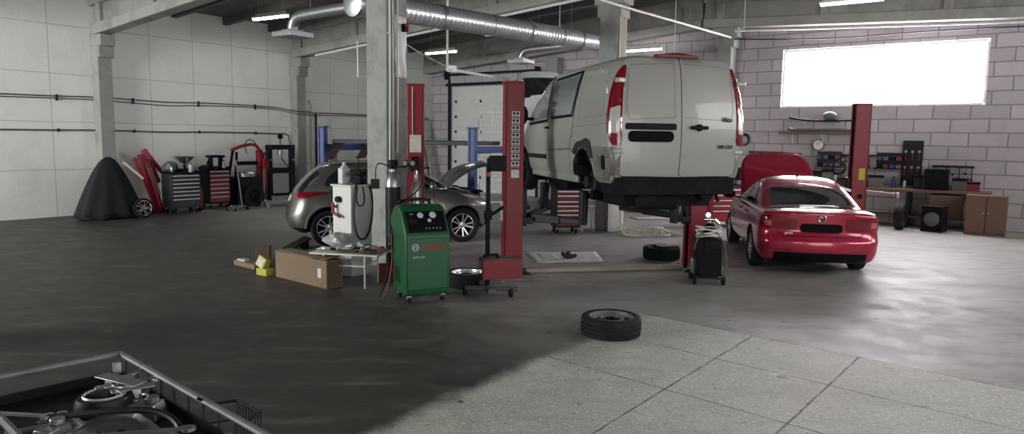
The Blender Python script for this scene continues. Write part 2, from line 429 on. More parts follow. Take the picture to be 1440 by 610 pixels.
# floor material: dark asphalt, grey screed and a wedge of pale slabs with joints
def line_uv(pa, pb):                      # line through two floor pixels -> normal (nx,ny) and offset, world xy
    a = G(*pa); b = G(*pb); d = (b-a).normalized(); n = Vector((-d.y, d.x)); return n.x, n.y, -(n.x*a.x+n.y*a.y)
def floor_material():
    m, nt, b = _nt('floor')
    geo = N(nt, 'ShaderNodeTexCoord'); P = geo.outputs['Object']
    def noise(sc, det=6, ro=.6, st=None):
        n = N(nt, 'ShaderNodeTexNoise'); n.inputs['Scale'].default_value = sc; n.inputs['Detail'].default_value = det; n.inputs['Roughness'].default_value = ro
        if st:
            mp = N(nt, 'ShaderNodeMapping'); mp.inputs['Scale'].default_value = st[0]; mp.inputs['Rotation'].default_value = (0, 0, st[1]); L(nt, P, mp.inputs[0]); L(nt, mp.outputs[0], n.inputs['Vector'])
        else: L(nt, P, n.inputs['Vector'])
        return n.outputs[0]
    def ramp(x, a, b_, c0=0., c1=1.):
        r = N(nt, 'ShaderNodeMapRange', clamp=True, interpolation_type='SMOOTHSTEP'); r.inputs['From Min'].default_value = a; r.inputs['From Max'].default_value = b_
        r.inputs['To Min'].default_value = c0; r.inputs['To Max'].default_value = c1; L(nt, x, r.inputs['Value']); return r.outputs[0]
    def math_(op, x, y=None, z=None):
        n = N(nt, 'ShaderNodeMath', operation=op)
        for i, q in enumerate((x, y, z)):
            if q is None: continue
            if isinstance(q, (int, float)): n.inputs[i].default_value = q
            else: L(nt, q, n.inputs[i])
        return n.outputs[0]
    def mix(f, a, c):
        n = N(nt, 'ShaderNodeMix', data_type='RGBA')
        if isinstance(f, float): n.inputs['Factor'].default_value = f
        else: L(nt, f, n.inputs['Factor'])
        for k, q in (('A', a), ('B', c)):
            if isinstance(q, tuple): n.inputs[k].default_value = q+(1,)
            else: L(nt, q, n.inputs[k])
        return n.outputs['Result']
    def sdist(pa, pb, flip=1):
        nx, ny, o = line_uv(pa, pb)
        n = N(nt, 'ShaderNodeVectorMath', operation='DOT_PRODUCT'); L(nt, P, n.inputs[0]); n.inputs[1].default_value = (nx*flip, ny*flip, 0)
        return math_('ADD', n.outputs['Value'], o*flip)
    big = noise(.55, 5); mid = noise(2.2, 8, .7); fine = noise(16, 7, .8); speck = noise(38, 4, .7); strk = noise(1.1, 7, .65, ((1, 4, 1), R(-50)))
    dB = sdist((902, 444), (520, 610)); dA = sdist((920, 444), (1260, 513))
    # orient: the pale slabs lie right of B and in front of A
    probe = G(1000, 550)
    def side(pa, pb): nx, ny, o = line_uv(pa, pb); return 1 if nx*probe.x+ny*probe.y+o > 0 else -1
    sB = side((902, 444), (520, 610)); sA = side((920, 444), (1260, 513))
    dB = math_('MULTIPLY', dB, sB); dA = math_('MULTIPLY', dA, sA)
    wob = math_('MULTIPLY', math_('SUBTRACT', mid, .5), .35)
    mB = ramp(math_('ADD', dB, wob), -.12, .12); mA = ramp(dA, -.012, .012)
    slab = math_('MULTIPLY', mB, mA)
    # asphalt on the left grows lighter towards the middle bay, where screed begins
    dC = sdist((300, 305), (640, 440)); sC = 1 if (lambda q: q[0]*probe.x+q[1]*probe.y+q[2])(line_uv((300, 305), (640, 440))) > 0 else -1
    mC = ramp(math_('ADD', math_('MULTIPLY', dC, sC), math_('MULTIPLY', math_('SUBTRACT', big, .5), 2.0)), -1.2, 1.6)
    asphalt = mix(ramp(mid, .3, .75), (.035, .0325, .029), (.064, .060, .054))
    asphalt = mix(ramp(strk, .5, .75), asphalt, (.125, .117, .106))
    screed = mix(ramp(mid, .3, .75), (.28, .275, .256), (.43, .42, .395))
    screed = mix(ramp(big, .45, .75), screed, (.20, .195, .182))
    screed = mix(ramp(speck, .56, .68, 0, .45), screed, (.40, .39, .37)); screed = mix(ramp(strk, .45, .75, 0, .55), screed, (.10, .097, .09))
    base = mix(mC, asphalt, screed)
    slabc = mix(ramp(mid, .3, .75), (.42, .42, .375), (.60, .595, .535))
    slabc = mix(ramp(speck, .54, .66), slabc, (.90, .89, .85)); slabc = mix(ramp(fine, .56, .66), slabc, (.14, .135, .12))
    slabc = mix(ramp(big, .5, .8, 0, .45), slabc, (.30, .295, .26)); slabc = mix(ramp(strk, .5, .8, 0, .5), slabc, (.24, .235, .21))
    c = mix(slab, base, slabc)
    c = mix(ramp(fine, .58, .72, 0, .6), c, (.06, .057, .052))
    # black oil spots
    vo = N(nt, 'ShaderNodeTexVoronoi'); vo.inputs['Scale'].default_value = 2.1; vo.inputs['Randomness'].default_value = 1; L(nt, P, vo.inputs['Vector'])
    c = mix(ramp(math_('ADD', vo.outputs['Distance'], math_('MULTIPLY', math_('SUBTRACT', mid, .5), .5)), .03, .06, .8, 0), c, (.035, .033, .03))
    jl = None
    for pa, pb in (((908, 481), (1260, 564)), ((835, 519), (1151, 608)), ((1056, 473), (835, 608)), ((1209, 501), (1091, 610)), ((920, 444), (1260, 513))):
        d = math_('ABSOLUTE', math_('ADD', sdist(pa, pb), math_('MULTIPLY', math_('SUBTRACT', mid, .5), .03)))
        j = ramp(d, .003, .011, 1, 0); jl = j if jl is None else math_('MAXIMUM', jl, j)
    jm = math_('MULTIPLY', jl, math_('MULTIPLY', mB, ramp(dA, -.03, -.01)))
    # other bays: plain square joints
    c = mix(math_('MULTIPLY', jm, ramp(noise(3.5, 4, .6), .35, .6, .35, .95)), c, (.035, .033, .03))
    L(nt, c, b.inputs['Base Color'])
    ro = math_('ADD', ramp(mid, .3, .75, .38, .62), math_('MULTIPLY', fine, .12)); L(nt, ro, b.inputs['Roughness'])
    b.inputs['Specular IOR Level'].default_value = .5
    hgt = math_('SUBTRACT', math_('MULTIPLY', fine, math_('ADD', math_('MULTIPLY', slab, .8), .3)), math_('MULTIPLY', jm, 1.2))
    bp = N(nt, 'ShaderNodeBump'); bp.inputs['Strength'].default_value = .8; bp.inputs['Distance'].default_value = .012; L(nt, hgt, bp.inputs['Height']); L(nt, bp.outputs[0], b.inputs['Normal'])
    return m
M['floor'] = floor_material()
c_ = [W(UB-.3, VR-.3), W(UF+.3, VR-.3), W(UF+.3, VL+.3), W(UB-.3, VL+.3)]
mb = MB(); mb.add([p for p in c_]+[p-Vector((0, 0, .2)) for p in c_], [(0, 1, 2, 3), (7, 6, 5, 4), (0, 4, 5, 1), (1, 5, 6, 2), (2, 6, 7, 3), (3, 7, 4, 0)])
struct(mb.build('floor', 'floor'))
# walls -------------------------------------------------------
WH = 6.6
def wallbox(mb, u0, u1, v0, v1, z0, z1): mb.box(((u0+u1)/2, (v0+v1)/2, (z0+z1)/2), (abs(u1-u0), abs(v1-v0), z1-z0))
mb = MB(); wallbox(mb, UB, UF+.3, VL, VL+.3, 0, WH); gbuild(mb, 'wall_left', 'panel')
DV0, DV1, DZ = 13.95, 18.05, 3.95         # sectional gate opening
WV0, WV1, WZ0, WZ1 = 1.0, 5.8, 3.0, 4.58  # bright window
mb = MB()
wallbox(mb, UF, UF+.3, DV1, VL, 0, WH); wallbox(mb, UF, UF+.3, DV0, DV1, DZ, WH)
wallbox(mb, UF, UF+.3, WV1, DV0, 0, WH); wallbox(mb, UF, UF+.3, WV0, WV1, 0, WZ0); wallbox(mb, UF, UF+.3, WV0, WV1, WZ1, WH); wallbox(mb, UF, UF+.3, VR, WV0, 0, WH)
gbuild(mb, 'wall_far', 'block')
RW = [(-5.0, -1.2), (7.6, 12.6), (13.8, 18.8)]    # side windows, u ranges
GT = (.6, 5.4, 4.0)                               # open side gate u0,u1,height
RZ0, RZ1 = 2.6, 4.4
mb = MB(); edges = [UB]
segs = [(UB, RW[0][0], None), (RW[0][0], RW[0][1], 'w'), (RW[0][1], GT[0], None), (GT[0], GT[1], 'g'), (GT[1], RW[1][0], None), (RW[1][0], RW[1][1], 'w'), (RW[1][1], RW[2][0], None), (RW[2][0], RW[2][1], 'w'), (RW[2][1], UF+.3, None)]
for a, b, k in segs:
    if k is None: wallbox(mb, a, b, VR-.3, VR, 0, WH)
    elif k == 'w': wallbox(mb, a, b, VR-.3, VR, 0, RZ0); wallbox(mb, a, b, VR-.3, VR, RZ1, WH)
    else: wallbox(mb, a, b, VR-.3, VR, GT[2], WH)
gbuild(mb, 'wall_right', 'block')
BW = (11.5, 18.6, 2.6, 4.7)  # opening added in the unseen back wall for the left wall fill lamp
mb = MB(); wallbox(mb, UB-.3, UB, VR-.3, BW[0], 0, WH); wallbox(mb, UB-.3, UB, BW[1], VL+.3, 0, WH); wallbox(mb, UB-.3, UB, BW[0], BW[1], 0, BW[2]); wallbox(mb, UB-.3, UB, BW[0], BW[1], BW[3], WH)
gbuild(mb, 'wall_back', 'block')
# roof slabs and ribs ----------------------------------------
mb = MB()
def rz_(v): return soffit(v)+.95
for v0, v1 in ((VR-.3, RIDGE), (RIDGE, VL+.3)):
    mb.add([(UB-.3, v0, rz_(v0)), (UF+.3, v0, rz_(v0)), (UF+.3, v1, rz_(v1)), (UB-.3, v1, rz_(v1)), (UB-.3, v0, rz_(v0)+.2), (UF+.3, v0, rz_(v0)+.2), (UF+.3, v1, rz_(v1)+.2), (UB-.3, v1, rz_(v1)+.2)],
           [(0, 1, 2, 3), (7, 6, 5, 4), (0, 4, 5, 1), (1, 5, 6, 2), (2, 6, 7, 3), (3, 7, 4, 0)])
gbuild(mb, 'ceiling', 'ceil')
mb = MB(); u = UB+.5
while u < UF:
    for v0, v1 in ((VR, RIDGE), (RIDGE, VL)): mb.bar((u, v0, rz_(v0)-.1), (u, v1, rz_(v1)-.1), .14, .26)
    u += 1.5
gbuild(mb, 'ceiling_ribs', 'ceil')
# columns and beams ------------------------------------------
C1 = (8.0, 8.28); C2 = (14.35, 7.72)
def column(name, u, v, size=.45, cap=True, top=None, m='column'):
    mb = MB(); t = (top or soffit(v)); mb.box((u, v, t/2), (size, size, t))
    if cap:
        for k, (z, s) in enumerate(((t-.42, .62), (t-.14, .74))): mb.box((u, v, z+.0), (size+.02, s+(0 if k else -.04), .28))
    return gbuild(mb, name, m, bevel=.02)
column('column', *C1, m='column'); column('column', *C2)
column('column', 1.7, 8.6); column('column', UF-.3, 7.3, .42)
for u in (1.7, 8.5, 14.35): column('pilaster', u, VL-.17, .34, cap=True, m='beam')
column('pilaster', UF-.17, 13.2, .42, cap=False, top=4.75)
# whitish pier beside the left pilaster
mb = MB(); mb.box((15.2, VL-.05, 1.55), (.55, .12, 3.1)); mb.box((15.2, VL-.06, 3.12), (.7, .16, .12)); gbuild(mb, 'wall_pier', 'panel', bevel=.01)
def beam(u, name='beam'):
    mb = MB()
    for v0, v1 in ((VR, RIDGE-.03), (RIDGE+.03, VL)):
        a, b = soffit(v0), soffit(v1)
        mb.bar((u, v0, a+.13), (u, v1, b+.13), .34, .26)
        mb.bar((u, v0, a+.5), (u, v1, b+.5), .16, .6)
        mb.bar((u, v0, a+.82), (u, v1, b+.82), .40, .25)
        n = 4
        for k in range(n+1):
            t = k/n; v = v0+(v1-v0)*(.04+.92*t); z = a+(b-a)*(.04+.92*t); mb.box((u, v, z+.46), (.33, .22, .6))
    return gbuild(mb, name, 'beam', bevel=.02)
for u in (1.7, 8.5, 14.35, UF-.32): beam(u)
# window in the far wall -------------------------------------
mb = MB(); mb.box((UF+.16, (WV0+WV1)/2, (WZ0+WZ1)/2), (.02, WV1-WV0, WZ1-WZ0)); wp = mb.build('window_pane', 'window_glow', rz=GA)
mb = MB()
for z in (WZ0+.03, WZ1-.03): mb.box((UF+.13, (WV0+WV1)/2, z), (.07, WV1-WV0, .06))
for k in (0, 1): mb.box((UF+.13, WV0+.03+(WV1-WV0-.06)*k, (WZ0+WZ1)/2), (.07, .06, WZ1-WZ0))
wf = gbuild(mb, 'window_1', 'white_paint'); wp.parent = wf; wp.rotation_euler.z = 0
# sectional gate in the far wall -----------------------------
dr = bpy.data.objects.new('door_1', None); COL.objects.link(dr); dr.rotation_euler.z = GA; struct(dr)
mb = MB(); n = 7; h = DZ/n
for k in range(n): mb.box((UF+.12, (DV0+DV1)/2, h*(k+.5)), (.05, DV1-DV0-.04, h-.012))
mb.build('door_panels', 'white_clean', dr, bevel=.008)
mb = MB()
for v in (DV0+.02, DV1-.02): mb.bar((UF-.03, v, 0), (UF-.03, v, DZ+.25), .1, .06)
mb.bar((UF-.06, DV0-.1, DZ+.06), (UF-.06, DV1+.1, DZ+.06), .12, .1)
mb.cyl((UF-.25, DV0-.1, DZ+.42), (UF-.25, DV1+.1, DZ+.42), .035, n=10)
for v in (DV0, DV1): mb.box((UF-.14, v, DZ+.4), (.28, .06, .3))
mb.build('door_track', 'dark_metal', dr)
mb = MB()
for k in range(1, n):
    for v in (DV0+.25, DV0+1.45, DV0+2.65, DV1-.25): mb.box((UF+.08, v, h*k), (.03, .07, .1))
mb.build('hinge', 'dark_metal', dr)
# side windows / gate out of view: daylight ------------------
for i, (a, b) in enumerate(RW):
    mb = MB()
    for z in (RZ0+.03, RZ1-.03): mb.box(((a+b)/2, VR-.13, z), (b-a, .07, .06))
    for k in range(5): mb.box((a+.03+(b-a-.06)*k/4, VR-.13, (RZ0+RZ1)/2), (.06, .07, RZ1-RZ0))
    wf = gbuild(mb, 'window_%d' % (i+2), 'white_paint')
    mb = MB(); mb.box(((a+b)/2, VR-.2, (RZ0+RZ1)/2), (b-a, .02, RZ1-RZ0)); g = mb.build('window_pane', 'side_window_glow', wf)
def area(name, loc, rot, sx, sy, power, col=(1, 1, 1)):
    ld = bpy.data.lights.new(name, 'AREA'); ld.shape = 'RECTANGLE'; ld.size = sx; ld.size_y = sy; ld.energy = power; ld.color = col
    o = bpy.data.objects.new(name, ld); COL.objects.link(o); o.location = loc; o.rotation_euler = rot; return o
# daylight through the open side gate (area lamp fills the opening, facing in)
gc = W((GT[0]+GT[1])/2, VR-.15, GT[2]/2)
def facing(d): return Vector(d).to_track_quat('-Z', 'Y').to_euler()
area('gate_daylight', gc, facing(V), GT[1]-GT[0], GT[2], GATE_P, (1, .98, .95))
area('left_wall_fill', W(UB-.1, (BW[0]+BW[1])/2, (BW[2]+BW[3])/2), facing(U), BW[1]-BW[0], BW[3]-BW[2], BACK_P, (.97, 1, .97))  # added lamp out of view, brightens the left wall
# fluorescent fittings ---------------------------------------
def fitting(px, py, z, label, l=1.25, ang=0, hang=True):
    c = G(px, py, z) if py < 150 else None
    t = thing('fluorescent_light', label, 'ceiling light', c, GA+ang, 'fluorescent ceiling lights')
    mb = MB(); mb.box((0, 0, .045), (.13, l+.06, .05)); mb.box((0, 0, .10), (.05, l*.9, .06)); mb.build('housing', 'white_paint', t, bevel=.008)
    mb = MB()
    for x in (-.035, .035): mb.cyl((x, -l/2, 0), (x, l/2, 0), .026, n=10)
    mb.build('tube', 'tube', t)
    u_, v_ = UVof(c); top = rz_(v_)-c.z-.08
    for y in (-l*.35, l*.35): mb = MB(); mb.cyl((0, y, .12), (0, y, top), .006, n=6); mb.build('suspension_rod', 'steel', t)
    return t
# ================================================================== VEHICLES
def seams(bvh, segs, parent, m='black', name='panel_gap', w=.008, off=.003):
    mb = MB()
    for pr, pts, close in segs: ribbon(mb, bvh, pr, pts, w, off, close)
    return mb.build(name, m, parent, recalc=False)
# ---------------------------------------------------------------- white van on the two post lift
VAN_H = R(15); VL_Z = 1.17
van = thing('cargo_van', 'white panel van raised on the red lift, its rear doors facing the camera', 'van', (2.10, 8.98, VL_Z), PI/2+VAN_H)
lv = [(.30, .20, 4.55, .80, .10, .35, .0, .25), (.36, .10, 4.66, .88, .10, .4, .02, .25), (.45, .03, 4.72, .915, .10, .45, .03, .25), (.8, .0, 4.70, .935, .11, .45, .03, .25), (1.0, .0, 4.5, .94, .12, .45, .03, .22),
      (1.12, .005, 4.25, .935, .12, .4, .03, .2), (1.2, .01, 4.08, .925, .12, .3, .03, .2), (1.4, .03, 3.78, .90, .12, .28, .03, .2), (1.6, .055, 3.47, .868, .12, .26, .03, .2), (1.78, .09, 3.18, .825, .12, .25, .03, .2),
      (1.86, .12, 3.02, .79, .14, .25, .03, .2), (1.91, .18, 2.86, .70, .16, .25, .03, .2), (1.94, .32, 2.65, .55, .16, .2, .03, .15), (1.955, .7, 2.3, .3, .12, .15, .02, .1)]
body = shell(lv, ['van_white', 'grime'], 'body', van, sub=3)
cut(body, arch_cutter((1.02, 3.98), .40, .36, .94))
bv = bvh_of(body)
LS, RS, RE, TP = projector('side', 1), projector('side', -1), projector('rear'), projector('top')
# doors at the rear
def rear_door(s, label):
    x0, x1 = (.008, .80) if s > 0 else (-.80, -.008)
    pts = [(s*.008, .43), (s*.79, .43), (s*.80, 1.2), (s*.765, 1.70), (s*.72, 1.875), (s*.008, 1.915)]
    d = patch(bv, RE, pts, 'van_white', 'rear_door', van, off=.018, r=.07, rings=9, skirt=.03); return d
dl = rear_door(1, ''); drr = rear_door(-1, '')
bvd = bvh_of(body, dl, drr)
seams(bvd, [(RE, [(s*a, b) for a, b in ((.09, 1.16), (.70, 1.13), (.735, 1.25), (.70, 1.72), (.66, 1.80), (.09, 1.83))], True) for s in (1,)], dl, 'van_primer', 'panel_crease', .007, .002)
seams(bvd, [(RE, [(-a, b) for a, b in ((.06, 1.16), (.70, 1.13), (.735, 1.25), (.70, 1.72), (.66, 1.80), (.06, 1.83))], False)], drr, 'van_primer', 'panel_crease', .006, .002)
for s, d in ((1, dl), (-1, drr)):
    mb = MB(); ribbon(mb, bvd, RE, [(s*.02, .93), (s*.79, .93)], .012, .006); ribbon(mb, bvd, RE, [(s*.02, .68), (s*.79, .68)], .02, .007); mb.build('pressed_ridge', 'van_white', d, recalc=False)
patch(bvd, RE, [(.07, 1.005), (.75, 1.005), (.75, 1.085), (.07, 1.085)], 'black', 'grab_recess', dl, off=.012, r=.03)
t_ = text('MERCEDES-BENZ', .034, 'dark_metal', 'lettering', dl, (-.03, .41, 1.045), (PI/2, 0, -PI/2), .004)
pl = patch(bvd, RE, [(.11, .855), (.71, .855), (.71, .99), (.11, .99)], 'matte_black', 'number_plate', dl, off=.02, r=.066); pl['label'] = 'blacked-out rounded number plate'
mb = MB(); mb.box((-.045, -.24, 1.04), (.035, .24, .045)); mb.cyl((-.06, -.24, 1.04), (-.015, -.24, 1.04), .045, n=20); mb.build('door_handle', 'black', drr, bevel=.012)
text('Vito', .085, 'dark_metal', 'badge', drr, (-.018, -.64, 1.145), (PI/2, 0, -PI/2), .004, .001)
text('109 CDI', .062, 'dark_metal', 'badge', drr, (-.022, -.62, .80), (PI/2, 0, -PI/2), .004, .001)
for s in (1, -1):
    C = projector('corner', s, (0, .92*s, 0))
    shape = [(-.09, .83), (.02, .80), (.10, .95), (.125, 1.2), (.10, 1.45), (.03, 1.70), (-.045, 1.80), (-.075, 1.78), (-.075, 1.4)]
    tl = patch(bvd, C, shape, 'lamp_red', 'tail_lamp', van, off=.016, r=.05, rings=8)
    b3 = bvh_of(tl)
    patch(b3, C, [(-.06, .96), (.04, .96), (.065, 1.08), (.065, 1.26), (-.06, 1.30)], 'lamp_clear', 'reversing_lens', tl, off=.008, r=.03)
    patch(b3, C, [(-.055, 1.34), (.05, 1.34), (.035, 1.50), (-.055, 1.52)], 'lamp_red', 'upper_lens', tl, off=.008, r=.03)
    for z in (1.60, .74): mb = MB(); mb.box((.02, s*.83, z), (.08, .11, .06), rz=s*.3); mb.build('hinge', 'van_white', van, bevel=.012)
# side glass, doors, trim -----------------------------------
bvb = bvh_of(body)
for s, P_ in ((1, LS), (-1, RS)):
    fd = patch(bvb, P_, [(2.47, .36), (3.45, .36), (3.66, .75), (3.66, 1.02), (3.60, 1.20), (3.02, 1.84), (2.50, 1.84)], 'van_white', 'front_door', van, off=.012, r=.05, rings=8)
    bfd = bvh_of(body, fd)
    g = patch(bfd, P_, [(2.56, 1.20), (3.42, 1.16), (3.50, 1.20), (2.98, 1.77), (2.58, 1.77)], 'glass_backlit', 'window_glass', fd, off=.01, r=.05)
    seams(bfd, [(P_, [(2.52, 1.16), (3.50, 1.12), (3.58, 1.20), (3.00, 1.82), (2.54, 1.82)], True)], fd, 'black', 'window_seal', .045, .005)
    sd = patch(bvb, P_, [(1.50, .36), (2.43, .36), (2.45, 1.84), (1.32, 1.85), (1.40, .95), (1.52, .80)], 'van_white', 'side_door', van, off=.010, r=.05, rings=8)
    bsd = bvh_of(body, sd)
    g = patch(bsd, P_, [(1.44, 1.24), (2.36, 1.22), (2.38, 1.74), (1.34, 1.78)], 'glass_backlit' if s > 0 else 'glass_dark', 'window_glass', sd, off=.014, r=.07)
    seams(bsd, [(P_, [(1.41, 1.21), (2.39, 1.19), (2.41, 1.77), (1.31, 1.81)], True)], sd, 'black', 'window_seal', .04, .008)
    mb = MB(); mb.box((2.56, s*.945, 1.05), (.17, .03, .035)); mb.build('door_handle', 'black', fd, bevel=.01)
    mb = MB(); mb.box((3.05, s*.955, .60), (.95, .025, .07)); mb.build('side_moulding', 'dark_metal', fd, bevel=.008)
    seams(bvb, [(P_, [(.30, 1.18), (1.20, 1.15), (1.14, 1.80), (.36, 1.80)], True), (P_, [(.15, 1.08), (2.4, 1.02)], False), (P_, [(.25, .72), (1.5, .70), (2.4, .66)], False)], van, 'van_primer', 'side_crease', .006, .002)
    # bumper removed: bare corner
    pc2 = patch(bvb, projector('corner', s, (0, .92*s, 0)), [(-.105, .36), (.12, .36), (.12, .70), (-.105, .70)], 'van_primer', 'bare_corner', van, off=.004, r=.02)
    patch(bvb, P_, [(.60, .62), (.70, .86), (.86, .90), (1.02, .86), (1.22, .84), (1.42, .70), (1.30, .66), (1.0, .70)], 'grime', 'torn_liner', van, off=.012, r=.04)
    rbm = MB(); ribbon(rbm, bvb, P_, [(.05, .775), (.62, .775)], .03, .008); rbm.build('clip_strip', 'van_primer', van, recalc=False); rbm = MB(); ribbon(rbm, bvb, P_, [(1.45, .74), (2.40, .71)], .03, .018); rbm.build('clip_strip', 'van_primer', van, recalc=False)
    pc = patch(bvb, P_, [(.05, .36), (.62, .36), (.66, .60), (.64, .76), (.05, .77)], 'van_primer', 'bare_corner', van, off=.004, r=.02)
    pc['label'] = 'dirty bare metal corner where the bumper is missing'
    patch(bvh_of(body, pc), P_, [(.20, .50), (.31, .50), (.31, .68), (.20, .68)], 'black', 'vent_flap', pc, off=.01, r=.04)
    # mirror
    mb = MB(); mb.box((3.30, s*1.03, 1.20), (.06, .2, .05)); mb.sphere((3.30, s*1.16, 1.26), .155, 8, sc=(.45, .8, 1.15)); mb.build('wing_mirror', 'black', van)
    # rear hub: wheel is off, drum and suspension show
    mb = MB(); mb.lathe([(.001, .1), (.08, .1), (.085, .02), (.13, .0), (.135, -.08), (.05, -.1)], (1.02, s*.76, .30), (0, s, 0), n=24); mb.bar((1.05, s*.7, .3), (1.9, s*.62, .28), .09, .09); mb.cyl((1.0, s*.62, .3), (.95, s*.6, .72), .055, n=12)
    mb.build('brake_drum', 'grime', van, bevel=.004)
    wheel(van, (3.98, s*.82, .30), .33, .205, .205, s, 'steel', 'dark_metal')
    # torn black arch liner
    def lin(u, v, s=s):
        a = R(25+130*u); r = .395-.02*math.sin(9*u+3*v); return Vector((1.02+r*math.cos(a), s*(.93-.22*v), .36+r*math.sin(a)*1.02+.02*math.sin(14*u)))
    MB().grid(lin, 24, 4).build('arch_liner', 'grime', van, solid=.01)
mb = MB(); mb.box((.32, 0, .30), (.5, 1.66, .22)); mb.box((.13, 0, .40), (.14, 1.5, .09)); mb.box((2.3, 0, .30), (3.6, 1.3, .16)); mb.cyl((.15, -.5, .2), (.75, -.5, .2), .1, n=16); mb.box((.8, .35, .2), (.7, .45, .14)); mb.cyl((1.02, -.75, .28), (1.02, .75, .28), .05); mb.tube([(.35, .1, .17), (1.2, .15, .15), (2.2, .1, .17), (3.3, .0, .17)], .035, smooth=2)
mb.bar((.5, .6, .22), (.5, .6, .05), .05, .03); mb.bar((.3, -.7, .2), (.25, -.72, .08), .05, .03)
mb.box((.78, 0, .14), (.95, 1.25, .24)); mb.cyl((.3, .45, .12), (.3, -.1, .10), .13, n=16); mb.cyl((1.02, -.78, .12), (1.02, .78, .12), .07, n=12); mb.bar((.6, -.55, .1), (1.6, -.6, .06), .1, .08); mb.bar((.6, .55, .1), (1.6, .6, .06), .1, .08); mb.cyl((.9, -.5, .0), (.9, -.5, .25), .06); mb.cyl((.9, .5, .0), (.9, .5, .25), .06); mb.box((3.4, 0, .18), (.9, .9, .25)); mb.cyl((3.98, -.7, .2), (3.98, .7, .2), .05)
mb.build('underbody', 'underbody_black', van, bevel=.01)
mb = MB(); mb.box((2.4, .86, .32), (2.2, .06, .10)); mb.box((2.4, -.86, .32), (2.2, .06, .10)); mb.build('sill', 'van_white', van, bevel=.02)
mb = MB(); mb.grid(lambda u, v: Vector((.16+.22*u, (v-.5)*.62*(1-.2*u), 1.935+.035*math.sin(PI*v)*(1-u*.6))), 6, 12); mb.box((.20, 0, 1.93), (.14, .56, .03)); mb.build('brake_light_housing', 'red_dull', van, solid=.006)
# windscreen
patch(bvb, TP, [(3.12, -.62), (3.95, -.72), (3.95, .72), (3.12, .62)], 'glass_dark', 'windscreen', van, off=.008, r=.08)
# ---------------------------------------------------------------- red saloon
def smooth01(t): t = max(0, min(1, t)); return t*t*(3-2*t)
car = thing('saloon_car', 'red saloon car parked with raised bonnet, its boot facing the camera', 'car', (0, 0, 0), 0)
jh = -R(9.5)
jr = G(1060, 372)                          # left rear wheel on the floor
fw = Vector((math.sin(-jh), math.cos(-jh), 0)); rt = Vector((fw.y, -fw.x, 0))
car.location = jr+rt*.80-fw*1.0; car.rotation_euler.z = PI/2+jh
def warp_j(p):
    hood = smooth01((p.x-3.2)/1.45); tr = smooth01((.5-p.x)/.5)
    k = smooth01((p.z-.5)/.5)
    return Vector((p.x, p.y, p.z-hood*.26*k-.02*tr*k-.018*(p.y/.8)**2*k))
lj = [(.20, .25, 4.45, .74, .12, .5, .05, .25), (.24, .10, 4.55, .82, .14, .5, .1, .3), (.33, .02, 4.62, .865, .2, .55, .12, .3), (.47, .0, 4.64, .885, .2, .55, .13, .3), (.55, .005, 4.64, .89, .2, .55, .13, .3), (.60, .035, 4.6, .888, .2, .5, .13, .3),
      (.70, .085, 4.56, .885, .18, .5, .11, .3), (.85, .075, 4.45, .875, .16, .5, .10, .3), (.96, .07, 4.3, .85, .15, .45, .10, .3), (1.00, .065, 4.2, .815, .14, .4, .11, .25), (1.02, .16, 4.0, .74, .14, .4, .1, .2), (1.03, .35, 3.8, .55, .14, .3, .1, .2), (1.035, .8, 3.3, .3, .1, .2, .05, .1)]
jb = shell(lj, ['car_red', 'black'], 'body', car, warp_j, sub=3, mi_fn=lambda c: 1 if (c.z < .36 and c.x < .6 and abs(c.y) < .62) or c.z < .24 else 0)
cut(jb, arch_cutter((1.0, 3.65), .365, .33, .885, .3))
lc = [(.93, .45, 3.75, .79, .2, .35, .1, .3), (1.0, .58, 3.55, .775, .2, .35, .1, .3), (1.10, .82, 3.28, .745, .2, .32, .1, .3), (1.22, 1.08, 2.98, .70, .2, .3, .1, .3), (1.32, 1.32, 2.72, .655, .2, .3, .12, .28), (1.38, 1.5, 2.52, .61, .2, .3, .12, .25), (1.42, 1.66, 2.3, .54, .2, .25, .1, .2), (1.445, 1.85, 2.1, .42, .15, .2, .1, .1), (1.455, 2.0, 1.95, .2, .1, .1, 0, 0)]
lc[-1] = (1.455, 1.93, 2.05, .2, .05, .05, 0, 0)
jc = shell(lc, ['car_red'], 'cabin', car, None, sub=3)
bj = bvh_of(jb, jc)
RT = projector('reartop', 1, (.85, 0, 1.15))
rg = patch(bj, RT, [(-.67, -.36), (.67, -.36), (.55, .42), (-.55, .42)], 'glass_dark', 'rear_window', car, off=.008, r=.07, rings=9)
